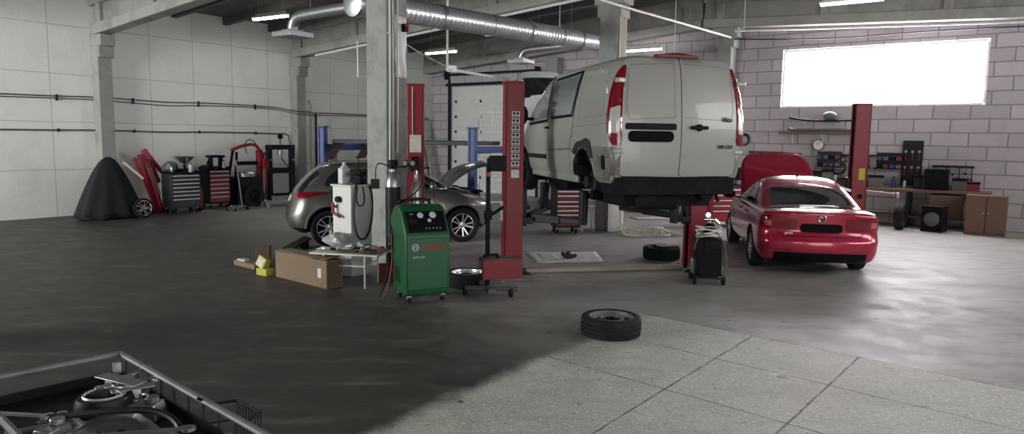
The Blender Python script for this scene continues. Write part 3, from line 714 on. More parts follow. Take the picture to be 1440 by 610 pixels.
for s, P_ in ((1, LS), (-1, RS)):
    seams(bj, [(P_, [(1.32, 1.01), (3.12, .985), (2.45, 1.335), (1.9, 1.36), (1.55, 1.33)], True)], car, 'black', 'window_seal', .03, .002)
    patch(bj, P_, [(1.42, 1.03), (2.02, 1.02), (2.02, 1.325), (1.62, 1.31)], 'glass_dark', 'side_window', car, off=.006, r=.03)
    patch(bj, P_, [(2.08, 1.02), (3.0, 1.0), (2.48, 1.29), (2.08, 1.325)], 'glass_dark', 'side_window', car, off=.006, r=.03)
    seams(bj, [(P_, [(2.05, 1.34), (2.05, .30)], False), (P_, [(1.35, .95), (1.32, .72)], False), (P_, [(1.35, .95), (1.40, 1.0)], False), (P_, [(3.2, .98), (3.2, .30)], False)], car, 'black', 'panel_gap', .008, .003)
    ribb = MB(); ribbon(ribb, bj, P_, [(.6, .78), (3.9, .74)], .015, .006); ribb.build('side_crease', 'car_red', car, recalc=False)
    mb = MB()
    for x in (1.62, 2.30): mb.box((x, s*.885, .86), (.17, .035, .03))
    mb.build('door_handle', 'car_red', car, bevel=.01)
    mb = MB(); mb.bar((2.95, s*.80, .98), (2.93, s*.93, 1.02), .05, .03); mb.sphere((2.93, s*1.0, 1.05), .12, 8, sc=(.5, 1.0, .7)); mb.build('wing_mirror', 'black', car)
    wheel(car, (1.0, s*.785, .318), .318, .205, .215, s); wheel(car, (3.65, s*.785, .318), .318, .205, .215, s)
    C = projector('corner', s, (.08, .80*s, 0))
    tl = patch(bj, C, [(-.20, .70), (.16, .74), (.22, .84), (.14, .93), (-.20, .92)], 'lamp_red', 'tail_lamp', car, off=.012, r=.04)
    b3 = bvh_of(tl, jb)
    patch(b3, C, [(-.02, .76), (.07, .77), (.09, .84), (-.02, .86)], 'lamp_pink', 'lens', tl, off=.008, r=.03)
    patch(bj, projector('rear'), [(s*.36, .71), (s*.60, .71), (s*.60, .91), (s*.36, .90)], 'lamp_red', 'boot_lamp', car, off=.012, r=.03)
    patch(bj, projector('rear'), [(s*.42, .405), (s*.66, .41), (s*.66, .435), (s*.42, .43)], 'lamp_red', 'reflector', car, off=.01, r=.01)
seams(bj, [(RE, [(.62, .98), (.62, .68), (.56, .625), (-.56, .625), (-.62, .68), (-.62, .98)], False)], car, 'black', 'boot_gap', .009, .003)
pp = patch(bj, RE, [(-.30, .685), (.30, .685), (.30, .815), (-.30, .815)], 'matte_black', 'number_plate', car, off=.03, r=.06); pp['label'] = 'blacked-out rounded number plate'
mb = MB(); ex = proj(bj, RE, 0, .90, .01)
ring = lambda r, a: Vector((ex.x-.012, r*math.cos(a), .90+r*math.sin(a)))
mb.tube([ring(.055, 2*PI*k/28) for k in range(29)], .006, n=6)
for pts in ([(-.026, .045), (0, .006), (.026, .045)], [(-.042, .028), (-.02, -.042), (0, -.004), (.02, -.042), (.042, .028)]):
    mb.tube([(ex.x-.012, a, .90+b) for a, b in pts], .005, n=6)
mb.build('badge', 'chrome', car)
text('JETTA', .045, 'chrome', 'badge', car, (ex.x+.005, .47, .665), (PI/2, 0, -PI/2), .004)
# raised bonnet: painted skin towards the camera
def bon(u, v):
    w = .70+.02*u; a = (v-.5)*2; x = 1.05*u; cz = .05*(1-a*a)+.05*math.sin(PI*u)
    t = R(52); ww = w*(1-.04*u-.34*u**6)
    return Vector((3.42+x*math.cos(t)-cz*math.sin(t)+.10*(1-a*a)*u, a*ww, .98+x*math.sin(t)+cz*math.cos(t)))
MB().grid(bon, 12, 16).build('bonnet', 'car_red', car, solid=.03)
mb = MB(); mb.box((3.9, 0, .72), (.9, 1.2, .1)); mb.cyl((1.9, 0, 1.45), (1.86, 0, 1.50), .018, .008); mb.build('engine_bay', 'black', car)
# ---------------------------------------------------------------- grey crossover
juke = thing('crossover_car', 'dark grey crossover car standing side-on behind the concrete column, bonnet raised', 'car')
pr_ = G(457, 345.5); pf = G(654, 339.5); d = (pf-pr_); print('JUKE wheelbase', d.length); d.normalize()
nl = Vector((-d.y, d.x, 0)); mid_ = (pr_+pf)/2
juke.location = mid_-d*(.78+1.265)+nl*.78; juke.rotation_euler.z = math.atan2(d.y, d.x)
def warp_k(p):
    k = smooth01((p.z-.55)/.45); h = smooth01((p.x-2.9)/1.2)
    y = p.y
    for xc in (.78, 3.31):
        q = math.exp(-((p.x-xc)/.38)**2)*math.exp(-((p.z-.62)/.28)**2); y += math.copysign(.05*q, p.y)*min(1, abs(p.y)/.5)
    return Vector((p.x, y, p.z-.10*h*k))
lk = [(.24, .25, 3.9, .72, .15, .5, .05, .2), (.30, .08, 4.02, .80, .25, .5, .1, .25), (.42, .0, 4.10, .85, .28, .55, .12, .3), (.55, .0, 4.12, .862, .28, .55, .12, .3), (.66, .03, 4.11, .865, .28, .55, .12, .3), (.80, .08, 4.08, .86, .26, .5, .12, .3), (.93, .12, 4.0, .84, .24, .5, .12, .3),
      (1.00, .16, 3.9, .81, .24, .45, .12, .3), (1.04, .22, 3.75, .74, .22, .4, .1, .25), (1.06, .4, 3.5, .55, .2, .3, .1, .2), (1.065, .8, 3.0, .3, .1, .2, .05, .1)]
kb = shell(lk, ['car_grey', 'black'], 'body', juke, warp_k, sub=3, mi_fn=lambda c: 1 if c.z < .36 else 0)
cut(kb, arch_cutter((.78, 3.31), .40, .345, .87, .3))
lkc = [(.98, .14, 3.35, .80, .25, .4, .1, .3), (1.10, .22, 3.10, .775, .25, .4, .1, .3), (1.22, .33, 2.86, .74, .25, .35, .1, .3), (1.34, .46, 2.62, .70, .22, .35, .1, .3), (1.44, .58, 2.42, .65, .2, .3, .1, .3), (1.51, .70, 2.22, .58, .2, .3, .1, .25), (1.55, .9, 2.0, .45, .2, .25, .08, .2), (1.565, 1.2, 1.7, .25, .1, .1, .03, .05)]
kc = shell(lkc, ['car_grey'], 'cabin', juke, None, sub=3)
bk = bvh_of(kb, kc)
for s, P_ in ((1, LS), (-1, RS)):
    patch(bk, P_, [(.70, 1.12), (1.62, 1.08), (1.66, 1.42), (.95, 1.42), (.78, 1.28)], 'glass_dark', 'side_window', juke, off=.006, r=.04)
    patch(bk, P_, [(1.70, 1.08), (2.92, 1.06), (2.45, 1.36), (2.2, 1.43), (1.74, 1.43)], 'glass_dark', 'side_window', juke, off=.006, r=.04)
    seams(bk, [(P_, [(1.66, 1.4), (1.64, .36)], False), (P_, [(2.75, 1.0), (2.80, .45)], False), (P_, [(.80, 1.05), (1.1, .62)], False)], juke, 'black', 'panel_gap', .009, .003)
    wheel(juke, (.78, s*.78, .337), .337, .215, .23, s); wheel(juke, (3.31, s*.78, .337), .337, .215, .23, s)
    C = projector('corner', s, (.10, .82*s, 0))
    patch(bk, C, [(-.12, .86), (.22, .90), (.50, 1.0), (.30, 1.01), (.05, 1.0), (-.12, .97)], 'lamp_red', 'tail_lamp', juke, off=.016, r=.03)
    mb = MB(); mb.bar((2.72, s*.80, 1.03), (2.70, s*.92, 1.07), .05, .03); mb.sphere((2.70, s*.97, 1.11), .12, 8, sc=(.55, .9, .75)); mb.build('wing_mirror', 'car_grey', juke)
    patch(bk, P_, [(3.25, .96), (3.66, .90), (3.70, .86), (3.5, .86)], 'lamp_clear', 'front_lamp', juke, off=.008, r=.02)
    for xc in (.78, 3.31): mb = MB(); a = [(xc+.415*math.cos(R(t)), s*(.885+.022*math.sin(R(t))), .345+.415*math.sin(R(t))) for t in range(0, 181, 10)]; mb.tube(a, .025, n=6); mb.build('arch_trim', 'grey_plastic', juke)
    mb = MB(); mb.bar((1.25, s*.86, .32), (2.85, s*.86, .32), .05, .09); mb.build('sill_trim', 'black', juke, bevel=.01)
patch(bk, projector('reartop', 1, (.35, 0, 1.25)), [(-.74, -.27), (.74, -.27), (.66, .27), (-.66, .27)], 'glass_dark', 'rear_window', juke, off=.006, r=.06)
patch(bk, RE, [(-.26, .80), (.26, .80), (.26, .91), (-.26, .91)], 'white_plastic', 'number_plate', juke, off=.02, r=.01)
patch(bk, TP, [(2.30, -.55), (3.05, -.66), (3.05, .66), (2.30, .55)], 'glass_dark', 'windscreen', juke, off=.006, r=.06)
def bon2(u, v):
    a = (v-.5)*2; x = 1.05*u; t = R(33); cz = .06*(1-a*a)+.07*math.sin(PI*u)*1.0-.10*u**3
    return Vector((3.02+x*math.cos(t)-cz*math.sin(t), a*(.66-.08*u**3), 1.02+x*math.sin(t)+cz*math.cos(t)))
MB().grid(bon2, 14, 14).build('bonnet', 'car_grey', juke, solid=.035)
mb = MB(); mb.tube([(3.75, -.55, .98), (3.6, -.5, 1.36)], .008, n=6); mb.build('bonnet_prop', 'steel', juke)
mb = MB(); mb.grid(lambda u, v: Vector((3.05+.75*u, (v-.5)*1.2, 1.02-.06*u+.04*math.sin(9*u)*math.cos(11*v))), 10, 14); mb.build('engine_bay', 'dark_metal', juke, solid=.03)
# far white van behind the red lift post: mostly hidden ----------------------
far = thing('delivery_van', 'white van raised far behind the red lift post, its dark windscreen facing the camera', 'van')
p = PY(748, 200, 19.3); far.location = (p.x+.1, 20.4, 0); far.rotation_euler.z = -PI/2+R(2)
lf = [(.30, .0, 4.9, .63, .1, .3, .03, .2), (.5, .0, 5.0, .70, .1, .3, .03, .2), (1.0, .0, 4.9, .715, .1, .3, .03, .2), (1.25, .0, 4.3, .71, .1, .3, .03, .2), (1.8, .0, 3.95, .68, .1, .3, .03, .2), (2.3, .0, 3.75, .64, .12, .3, .03, .2), (2.45, .1, 3.5, .52, .12, .3, .03, .2)]
far.location = (.66, 24.1, 1.5)
fb = shell(lf, ['white_clean', 'black'], 'body', far, None, sub=2)
cut(fb, arch_cutter((.95, 4.1), .40, .36, .71, .3)); bf = bvh_of(fb)
patch(bf, projector('front'), [(-.60, 1.30), (.60, 1.30), (.54, 2.25), (-.54, 2.25)], 'glass_dark', 'windscreen', far, off=.01, r=.05)
patch(bf, projector('front'), [(-.45, .55), (.45, .55), (.45, .85), (-.45, .85)], 'black', 'grille', far, off=.01, r=.05)
for s in (1, -1):
    wheel(far, (.95, s*.60, .33), .33, .2, .2, s, 'steel', 'dark_metal'); wheel(far, (4.1, s*.60, .33), .33, .2, .2, s, 'steel', 'dark_metal')
    patch(bf, projector('front'), [(s*.42, .75), (s*.62, .75), (s*.62, .98), (s*.42, .95)], 'lamp_clear', 'head_lamp', far, off=.01, r=.03)

sl = thing('scissor_lift', 'dark scissor lift holding up the far white van', 'car lift', (.42, 26.05-.1, 0), -PI/2+R(2)); sl.location = (.68, 21.7, 0)
for y in (-.4, .4):
    mb = MB(); mb.box((0, y, 1.70), (2.6, .4, .08)); mb.build('platform', 'dark_metal', sl, bevel=.01)
    for a in (1, -1): mb = MB(); mb.bar((-.9*a, y+.06*a, .12), (.9*a, y+.06*a, 1.6), .05, .10); mb.build('scissor_arm', 'dark_metal', sl)
    mb = MB(); mb.box((0, y, .05), (2.4, .4, .1)); mb.build('base', 'dark_metal', sl)
# ================================================================== LIFTS
def lift_post(parent, x, y, face, h, m='red_paint', sz=.28, carriage_z=None, name='post'):
    """C-section post; face = +1/-1: direction (local x) the open side looks"""
    mb = MB(); t = .03
    mb.box((x-face*(sz/2-t/2), y, h/2), (t, sz, h))
    for s in (1, -1): mb.box((x, y+s*(sz/2-t/2), h/2), (sz, t, h)); mb.box((x+face*(sz/2-t/2), y+s*(sz/2-.045), h/2), (t, .06, h))
    mb.box((x, y, h+.01), (sz+.02, sz+.02, .03))
    p = mb.build(name, m, parent, bevel=.006)
    mb = MB(); mb.box((x, y, .012), (sz+.22, sz+.26, .024))
    for a in (-1, 1):
        for b in (-1, 1): mb.cyl((x+a*(sz/2+.06), y+b*(sz/2+.07), .024), (x+a*(sz/2+.06), y+b*(sz/2+.07), .05), .015, n=6)
    mb.build('base_plate', 'dark_metal', p)
    mb = MB(); mb.cyl((x-face*.02, y, .05), (x-face*.02, y, h-.05), .03, n=12); mb.box((x-face*.02, y, h*.5), (.05, sz-.08, h-.1)); mb.build('lifting_screw', 'dark_metal', p)
    if carriage_z:
        mb = MB(); mb.box((x+face*(sz/2), y, carriage_z), (.14, sz-.1, .55)); mb.box((x+face*(sz/2+.08), y, carriage_z-.18), (.16, sz+.06, .10)); mb.build('carriage', 'dark_metal', p, bevel=.01)
    return p
LPa = G(719, 383); LPb = G(975, 377.5); dl_ = LPb-LPa; ln = dl_.length; la = math.atan2(dl_.y, dl_.x)
lift = thing('two_post_lift', 'red two post lift carrying the white van, with warning stickers on its left post', 'car lift', (LPa+LPb)/2, la)
inv = lift.matrix_basis.inverted() if False else (Matrix.Translation(lift.location) @ Matrix.Rotation(la, 4, 'Z')).inverted()
pL = lift_post(lift, -ln/2, 0, 1, 2.86, carriage_z=1.0); pR = lift_post(lift, ln/2, 0, -1, 2.86, carriage_z=1.0)
def van_pt(t, y, z): return inv @ (Vector(van.location)+Matrix.Rotation(PI/2+VAN_H, 3, 'Z') @ Vector((t, y, z)))
for sx, post, s in ((-1, pL, 1), (1, pR, -1)):
    for t in (1.45, 3.35):
        q = van_pt(t, s*.72, .14); a = Vector((sx*(ln/2-.26), 0, .86)); mid = a+(q-a)*.55; mid.z = .86; q0 = Vector((q.x, q.y, .86))
        mb = MB(); mb.bar(a, mid+(q0-a)*.05, .11, .11); mb.bar(mid, q0, .08, .075); mb.cyl(q0-Vector((0, 0, .04)), Vector((q.x, q.y, q.z)), .06, .07, n=14)
        mb.build('swing_arm', 'dark_metal', post, bevel=.006)
mb = MB(); mb.box((0, 0, .035), (ln-.4, .16, .07)); mb.build('cable_cover', 'cover_tan', lift, bevel=.015)
# warning stickers down the left post
for k in range(8):
    z = 2.40-k*.105; mb = MB(); mb.box((-ln/2+.01, -.1425, z), (.12, .004, .085), mi=0)
    for j in range(2): mb.box((-ln/2-.02+.055*j, -.1455, z+.012), (.038, .003, .04), mi=1)
    mb.box((-ln/2+.01, -.1455, z-.028), (.09, .003, .012), mi=1); mb.build('warning_sticker', ['white_plastic', 'dark_metal'], pL)
mb = MB(); mb.box((-ln/2+.01, -.1425, 1.52), (.12, .004, .12)); mb.build('white_sticker', 'white_plastic', pL)
mb = MB(); mb.box((-ln/2-.155, .02, .95), (.02, .1, .3)); mb.build('control_cover', 'white_plastic', pL)
# second lift post behind the column
q = PY(585, 200, 12.5)
t = thing('two_post_lift', 'red lift post just right of the big concrete column, white notice taped to it', 'car lift', (q.x, 12.5, 0), R(4))
p = lift_post(t, 0, 0, -1, 2.93, carriage_z=.9)
mb = MB(); mb.box((-.0, -.146, 1.93), (.2, .006, .30)); mb.build('notice', 'paper', p)
mb = MB(); mb.box((.0, -.19, 1.58), (.13, .1, .26)); mb.cyl((.03, -.24, 1.5), (.03, -.26, 1.5), .02); mb.cyl((-.03, -.24, 1.62), (-.03, -.26, 1.62), .02); mb.build('control_box', 'black', p, bevel=.01)
mb = MB(); mb.tube([(.02, -.2, 1.45), (.04, -.22, 1.1), (.0, -.18, .6), (.03, -.17, .1)], .012, smooth=2); mb.tube([(-.05, -.155, 2.9), (-.05, -.155, 2.08)], .007); mb.build('cable', 'cable_white', p)
# third lift post beside the red saloon
q = PY(1209, 200, 13.9)
t = thing('two_post_lift', 'red lift post right of the red saloon, with a yellow label on it', 'car lift', (q.x, 13.9, 0), R(-8))
p = lift_post(t, 0, 0, -1, 2.78, carriage_z=1.1)
mb = MB(); mb.box((.03, -.146, 1.45), (.11, .006, .22)); mb.build('yellow_label', 'yellow', p)
mb = MB(); mb.cyl((.02, -.145, 1.02), (.02, -.16, 1.02), .05); mb.build('cap', 'black', p)
for dx, dy in ((-.62, -.05), (.62, -.35)):
    mb = MB(); mb.bar((math.copysign(.12, dx), -.1, 1.12), (dx, dy, 1.08 if dx > 0 else 1.26), .05, .05); mb.cyl((dx, dy, 1.02), (dx, dy, 1.3 if dx < 0 else 1.12), .04, n=12); mb.build('swing_arm', 'steel', p)
# blue four post lift behind the grey crossover
B1 = PY(454, 200, 17.5); B2 = PY(665, 200, 16.2); B1.z = B2.z = 0; db = (B2-B1); lb = db.length; ab = math.atan2(db.y, db.x)
t = thing('four_post_lift', 'blue four post lift with raised runways behind the grey crossover', 'car lift', B1, ab)
for x, y in ((0, 0), (lb, 0), (0, 2.65), (lb, 2.65)):
    mb = MB(); mb.box((x, y, 1.12), (.17, .17, 2.24)); mb.box((x, y, .015), (.42, .42, .03)); mb.box((x, y, 2.26), (.22, .22, .04)); mb.box((x-.06, y-.09, 1.12), (.05, .03, 2.2)); pp_ = mb.build('post', 'blue_paint', t, bevel=.01)
for x in (.0, lb):
    mb = MB(); mb.box((x, 1.35, 1.76), (.18, 2.6, .16)); mb.bar((x, .1, 1.78), (x, .1, 2.1), .12, .05); mb.build('cross_beam', 'blue_paint', t, bevel=.01)
for y in (.42, 1.95):
    mb = MB(); mb.box((lb/2, y, 1.91), (lb-.3, .5, .10)); mb.build('runway', 'dark_metal', t, bevel=.01)
    mb = MB(); mb.box((.05, y, 1.70), (.62, .46, .03), rot=Matrix.Rotation(R(-52), 3, 'Y')); mb.build('approach_ramp', 'card_dark', t, bevel=.004)

# ================================================================== DUCTS, PIPES, WIRES (under the roof)
def wcurve(pts): return [Vector(p) for p in pts]
t = thing('ventilation_duct', 'large silver spiral ventilation duct running under the roof past the columns', 'duct')
mb = MB(); a = W(8.15, 9.2, 4.22); b = W(17.2, 9.2, 4.54); d = (b-a).normalized(); Ld = (b-a).length
prof = []; k = 0; x = 0
while x < Ld:
    prof += [(.200, x), (.200, x+.075), (.217, x+.088), (.217, x+.105)]; x += .12
mb.lathe(prof, a, d, n=40); mb.build('pipe', 'galv', t, ang=60)
for s_ in (2.1, 5.0, 7.2): MB().lathe([(.205, -.06), (.228, -.05), (.228, .05), (.205, .06)], a+d*s_, d, n=40).build('joint_collar', 'galv_flat', t)
MB().lathe([(.22, .03), (.222, -.03), (.15, -.05), (.001, -.055)], a, d, n=40).build('end_cap', 'galv_flat', t)
for s_ in (.9, 3.6, 6.3):
    c = a+d*s_; u_, v_ = UVof(c); mb = MB(); mb.cyl(c+Vector((0, 0, .2)), Vector((c.x, c.y, rz_(v_)-.02)), .008, n=6); mb.lathe([(.222, -.015), (.232, -.015), (.232, .015), (.222, .015)], c, d, n=32, closed=True); mb.build('hanger', 'galv_flat', t)
def branch(u, v0, v1, z, label, r=.11, drop=.32):
    t = thing('branch_duct', label, 'duct', (0, 0, 0)); mb = MB()
    p = [W(u, v0, z), W(u, v1-.35, z-.02), W(u, v1-.1, z-.06), W(u, v1, z-.2), W(u, v1+.0, z-drop)]
    mb.tube(p, r, n=20, smooth=2); mb.build('pipe', 'galv_flat', t, ang=60)
    mb = MB(); c = W(u, v1, z-drop-.05); mb.box(c, (.55, .55, .10), rz=GA); mb.box(c+Vector((0, 0, .07)), (.3, .3, .05), rz=GA); mb.build('intake_hood', 'galv_flat', t, bevel=.008)
    for f in (.3, .75):
        v = v0+(v1-v0)*f; mb = MB(); mb.cyl(W(u, v, z+r-.01), W(u, v, rz_(v)-.02), .006, n=6); mb.build('hanger', 'galv_flat', t)
    return t
branch(8.75, 9.45, 11.6, 4.32, 'thin grey duct with square intake hood, left of the big concrete column', .10)
branch(16.5, 9.45, 11.75, 4.52, 'thin grey duct with square intake hood, in front of the far gate top', .10, .30)
def wire(name, label, cat, pts, r, m, smooth=2, group=None):
    mb = MB(); mb.tube(pts, r, n=8, smooth=smooth); o = mb.build(name, m); return tag(o, label, cat, group)
A_ = W(14.0, 17.5, 4.42); B_ = W(14.0, 8.2, 5.15)
wire('white_beam_rod', 'white rod added as the bright lower edge of the middle roof beam', 'pipe', [A_+Vector((0, 0, .0)), B_], .035, 'white_clean', 0)  # rod put in to stand for the bright lower edge of the beam
wire('power_cable', 'white cable slung from the second column to the pillar left of the bright window', 'cable', [PY(846, 0, 15.1), PY(885, 12, 15.9), PY(960, 33, 17.5), PY(1012, 48, 19.2), W(UF-.56, 7.1, 4.95)], .028, 'cable_white')
t = thing('hanging_rail', 'white square rail hung on a rod in front of the far sectional gate', 'rail')
r0 = PY(629, 97, 17.0); r1 = PY(716, 112, 22.5); mb = MB(); mb.bar(r0, r1, .07, .07); mb.build('rail', 'white_clean', t, bevel=.01)
mb = MB(); u_, v_ = UVof(r0); mb.bar(r0-Vector((0, 0, .05)), Vector((r0.x, r0.y, rz_(v_)-.03)), .05, .05); mb.build('drop_rod', 'white_clean', t)
mb = MB(); mb.box(r0+(r1-r0)*.06+Vector((0, 0, .02)), (.22, .12, .16), rz=R(60)); mb.build('clamp', 'white_clean', t, bevel=.01)
for i, (x, y, Y) in enumerate(((787, 40, 18.5), (948, 72, 17.0), (1046, 44, 18.5))):
    q = PY(x, y, Y); u_, v_ = UVof(q)
    lab = ['thin wire hanging from the roof right of the spiral duct', 'thin wire hanging down just above the white van roof', 'thin wire hanging down at the pillar left of the bright window'][i]
    wire('hanging_wire', lab, 'wire', [q, Vector((q.x, q.y, rz_(v_)-.03))], .008, 'white_clean', 0)
wire('power_cable', 'thin pale cable from the red lamp on the big column to the hanging rail', 'cable', [W(7.72, 7.98, 3.6), PY(600, 80, 14), r0+Vector((0, 0, .05))], .008, 'cable_white')
wire('power_cable', 'dark cable sagging along the roof beam above the bright window', 'cable', [W(UF-.55, 7.0, 4.9), W(UF-.5, 4.5, 4.72), W(UF-.5, 2.2, 4.78), W(UF-.5, -1, 4.7)], .016, 'cable_black')
wire('white_beam_rod', 'white pipe running below the beam above the bright window', 'pipe', [W(UF-.55, 7.0, 5.12), W(UF-.55, -3.8, 4.64)], .03, 'white_clean', 0)
# conduits on columns
def conduits(name, label, u, v, zs, offs, m='cable_white', r=.014, side='v'):
    t = thing(name, label, 'conduit'); 
    for k, o in enumerate(offs):
        if side == 'v': f = lambda z, j=0: W(u+o+j, v-.225-r-.004, z)
        else: f = lambda z, j=0: W(u-.225-r-.004, v+o+j, z)
        pts = [f(zs[0]+.15*k), f((zs[0]+zs[1])/2, .012), f(zs[1]-.2), f(zs[1])]
        mb = MB(); mb.tube(pts, r, n=8, smooth=1); mb.build('conduit', m, t)
    return t
conduits('cable_conduit', 'bundle of white cables running up the right face of the second column', C2[0], C2[1], (1.6, 5.1), (-.15, -.06, .03, .12), r=.022)
conduits('cable_conduit', 'pale conduits running up the right face of the big front column', C1[0], C1[1], (1.5, 5.1), (-.18, -.12, -.02), r=.016)
mb = MB()
def slab_(u, v):
    return W(C1[0]-.06+.24*u+.012*math.sin(13*v), C1[1]-.225-.012-.006*math.sin(9*u+5*v), 2.95+.95*v+.02*math.sin(20*u))
mb.grid(slab_, 8, 16); tag(mb.build('plaster_patch', 'white_plastic', solid=.02), 'pale patch of boarding fixed high on the right face of the front column', 'board')
t = thing('signal_lamp', 'small red signal lamp on the right side of the big front column', 'lamp', W(C1[0]+.12, C1[1]-.28, 3.72))
mb = MB(); mb.box((0, .0, 0), (.08, .08, .12), rz=GA); mb.build('housing', 'black', t, bevel=.01)
mb = MB(); mb.sphere((.04, -.05, .03), .035, 8); mb.build('lens', 'red_bright', t)
# cables on the left wall
def wallline(name, label, z, us, wob, r=.018, tail=None, pair=0):
    pts = [W(u, VL-.03, z+wob*math.sin(u*1.7)+(wob*.5*math.sin(u*4.1))) for u in us]
    if tail: pts += tail
    t = thing(name, label, 'cable'); mb = MB(); mb.tube(pts, r, smooth=1); mb.build('cable', 'cable_grey', t)
    if pair: mb = MB(); mb.tube([p-Vector((0, 0, pair+.02*math.sin(i))) for i, p in enumerate(pts)], r*.8, smooth=1); mb.build('cable', 'cable_grey', t)
    for u in us[1::2]: mb = MB(); mb.box(W(u, VL-.03, z+wob*math.sin(u*1.7)+(wob*.5*math.sin(u*4.1))-pair/2), (.04, .05, .08+pair), rz=GA); mb.build('clip', 'dark_metal', t)
    return t
us = [3+.9*i for i in range(13)]
wallline('wall_cable', 'upper pair of dark cables clipped along the left white wall', 2.90, us, .02, .016, [W(14.0, VL-.38, 2.78), W(14.7, VL-.38, 2.78), W(14.95, VL-.14, 2.76), W(15.6, VL-.14, 2.78), W(17, VL-.04, 2.78), W(20.5, VL-.04, 2.76)], .07)
wallline('wall_cable', 'lower dark cable clipped along the left white wall above the machines', 2.09, us, .012, .02, [W(13.9, VL-.05, 2.1), W(14.1, VL-.06, 2.0), W(14.1, VL-.06, 1.2)])
t = thing('wall_pipe', 'dark vertical pipe on the white pier beside the left wall pilaster', 'pipe'); mb = MB(); mb.cyl(W(15.05, VL-.16, .9), W(15.05, VL-.16, 2.75), .03); mb.build('pipe', 'dark_metal', t)
mb = MB(); mb.box(W(15.05, VL-.14, 1.0), (.12, .08, .14), rz=GA); mb.build('junction_box', 'grey_plastic', t)
t = thing('hanging_bracket', 'thin white square bracket hanging high between the left wall and the front column', 'frame', PY(510, 95, 17.5), R(20))
mb = MB()
mb.tube([(-.12, 0, .62), (-.12, 0, -.22), (.35, 0, -.22)], .018, n=6); mb.build('frame', 'white_clean', t); mb = MB(); mb.cyl((-.12, 0, .6), (-.12, 0, 1.45), .008, n=6); mb.build('hanger', 'steel', t)

# ================================================================== WORKSHOP CABINETS
def cabinet(label, loc, rz, w, d, h, heights, body, face, name='tool_cabinet', group=None, casters=True, hm='handle_silver'):
    t = thing(name, label, 'tool cabinet', loc, rz, group); z0 = .13 if casters else .0
    mb = MB(); mb.box((0, 0, z0+(h-z0)/2), (w, d, h-z0)); mb.build('body', body, t, bevel=.012)
    mb = MB(); mb.box((0, 0, h+.012), (w+.03, d+.03, .03)); 
    for s in (1, -1): mb.box((s*(w/2+.0), 0, h+.04), (.02, d, .04))
    mb.box((0, d/2, h+.04), (w, .02, .04)); mb.build('top_tray', 'black', t, bevel=.006)
    z = h-.03; tot = sum(heights); sc = (h-z0-.06)/tot
    for q in heights:
        hh = q*sc; mb = MB(); mb.box((0, -d/2-.012, z-hh/2), (w-.07, .03, hh-.014)); dr_ = mb.build('drawer', face, t, bevel=.004)
        mb = MB(); mb.box((0, -d/2-.036, z-.03), (w-.09, .022, .032)); mb.build('handle', hm, dr_, bevel=.006); z -= hh
    for s in (1, -1): mb = MB(); mb.box((s*(w/2-.015), -d/2-.012, z0+(h-z0)/2), (.03, .03, h-z0-.04)); mb.build('corner_trim', body, t, bevel=.006)
    if casters:
        for a in (-1, 1):
            for b in (-1, 1):
                x, y = a*(w/2-.07), b*(d/2-.07); mb = MB(); mb.cyl((x-.02, y, .058), (x+.02, y, .058), .058, n=18, mi=0); mb.bar((x, y, .07), (x, y, .14), .055, .06, mi=1); mb.build('caster', ['rubber', 'steel'], t)
    return t
def at_wall(px, py): g = G(px, py); return g
def at_v(px, v):
    d = ray(px, 290); h_ = Vector((d.x, d.y, 0)); return h_*(v/h_.dot(V))
c = at_wall(256, 298); gcab = cabinet('grey tool cabinet with seven silver-handled drawers against the left wall', c, GA, .80, .46, 1.02, [1, 1, 1, 1, 1, 1, 2.2], 'tool_grey', 'tool_grey')
c = at_wall(303, 291.5); rcab = cabinet('bright red tool cabinet with silver drawer handles against the left wall', c, GA, .66, .46, 1.08, [1, 1, 1, 1, 1, 1, 1.6], 'black', 'tool_red')
mb = MB(); mb.box((0, -.25, .30), (.28, .006, .07)); mb.build('dark_badge', 'black', rcab)
c = G(794, 326.5); cart = cabinet('dark red wheeled tool cabinet standing under the raised white van', c, R(10), .56, .46, .98, [1, 1.3, 1, 1, 1, 1, 1.9], 'dark_metal', 'red_dull')
mb = MB(); mb.box((.16, -.262, .27), (.10, .004, .03)); mb.build('badge', 'white_plastic', cart)
c = G(1010, 322); c.y = 17.2; c.x = 5.05; cabinet('red tool cabinet far behind, left of the red saloon mirror', c, R(15), .8, .5, .95, [1, 1, 1, 1, 2], 'red_bright', 'red_bright')
# things lying on the cabinets
def on(root, x, y, z=0): return root.matrix_basis_pt(x, y, z)
def place(root_loc, rz, x, y, z): return Vector(root_loc)+Matrix.Rotation(rz, 3, 'Z') @ Vector((x, y, z))
gl = gcab.location; rl = rcab.location; cl = cart.location
t = thing('drain_pan', 'grey funnel-shaped oil drain pan on a short stem, on the grey tool cabinet', 'drain pan', place(gl, GA, .12, .02, 1.05), 0)
MB().lathe([(.03, .22), (.10, .24), (.24, .38), (.26, .40), (.25, .40), (.22, .37), (.09, .25), (.001, .245)], n=28).build('pan', 'steel', t)
mb = MB(); mb.cyl((0, 0, 0), (0, 0, .23), .025); mb.cyl((0, 0, 0), (0, 0, .02), .12, n=20); mb.build('stem', 'dark_metal', t)
def jar(name, label, cat, loc, r, h, m, cap='black', group=None, neck=.5):
    t = thing(name, label, cat, loc, 0, group)
    MB().lathe([(.001, 0), (r*.95, 0), (r, .01), (r, h*.68), (r*.85, h*.8), (r*neck, h*.86), (r*neck, h*.93), (.001, h*.93)], n=20).build('body', m, t)
    mb = MB(); mb.cyl((0, 0, h*.9), (0, 0, h), r*neck*1.15, n=14); mb.build('cap', cap, t); return t
jar('spray_can', 'white can standing at the front of the grey tool cabinet top', 'can', place(gl, GA, .20, -.14, 1.04), .05, .24, 'white_plastic')
jar('spray_can', 'small silver can on the left end of the grey tool cabinet', 'can', place(gl, GA, -.30, -.12, 1.04), .035, .20, 'steel')
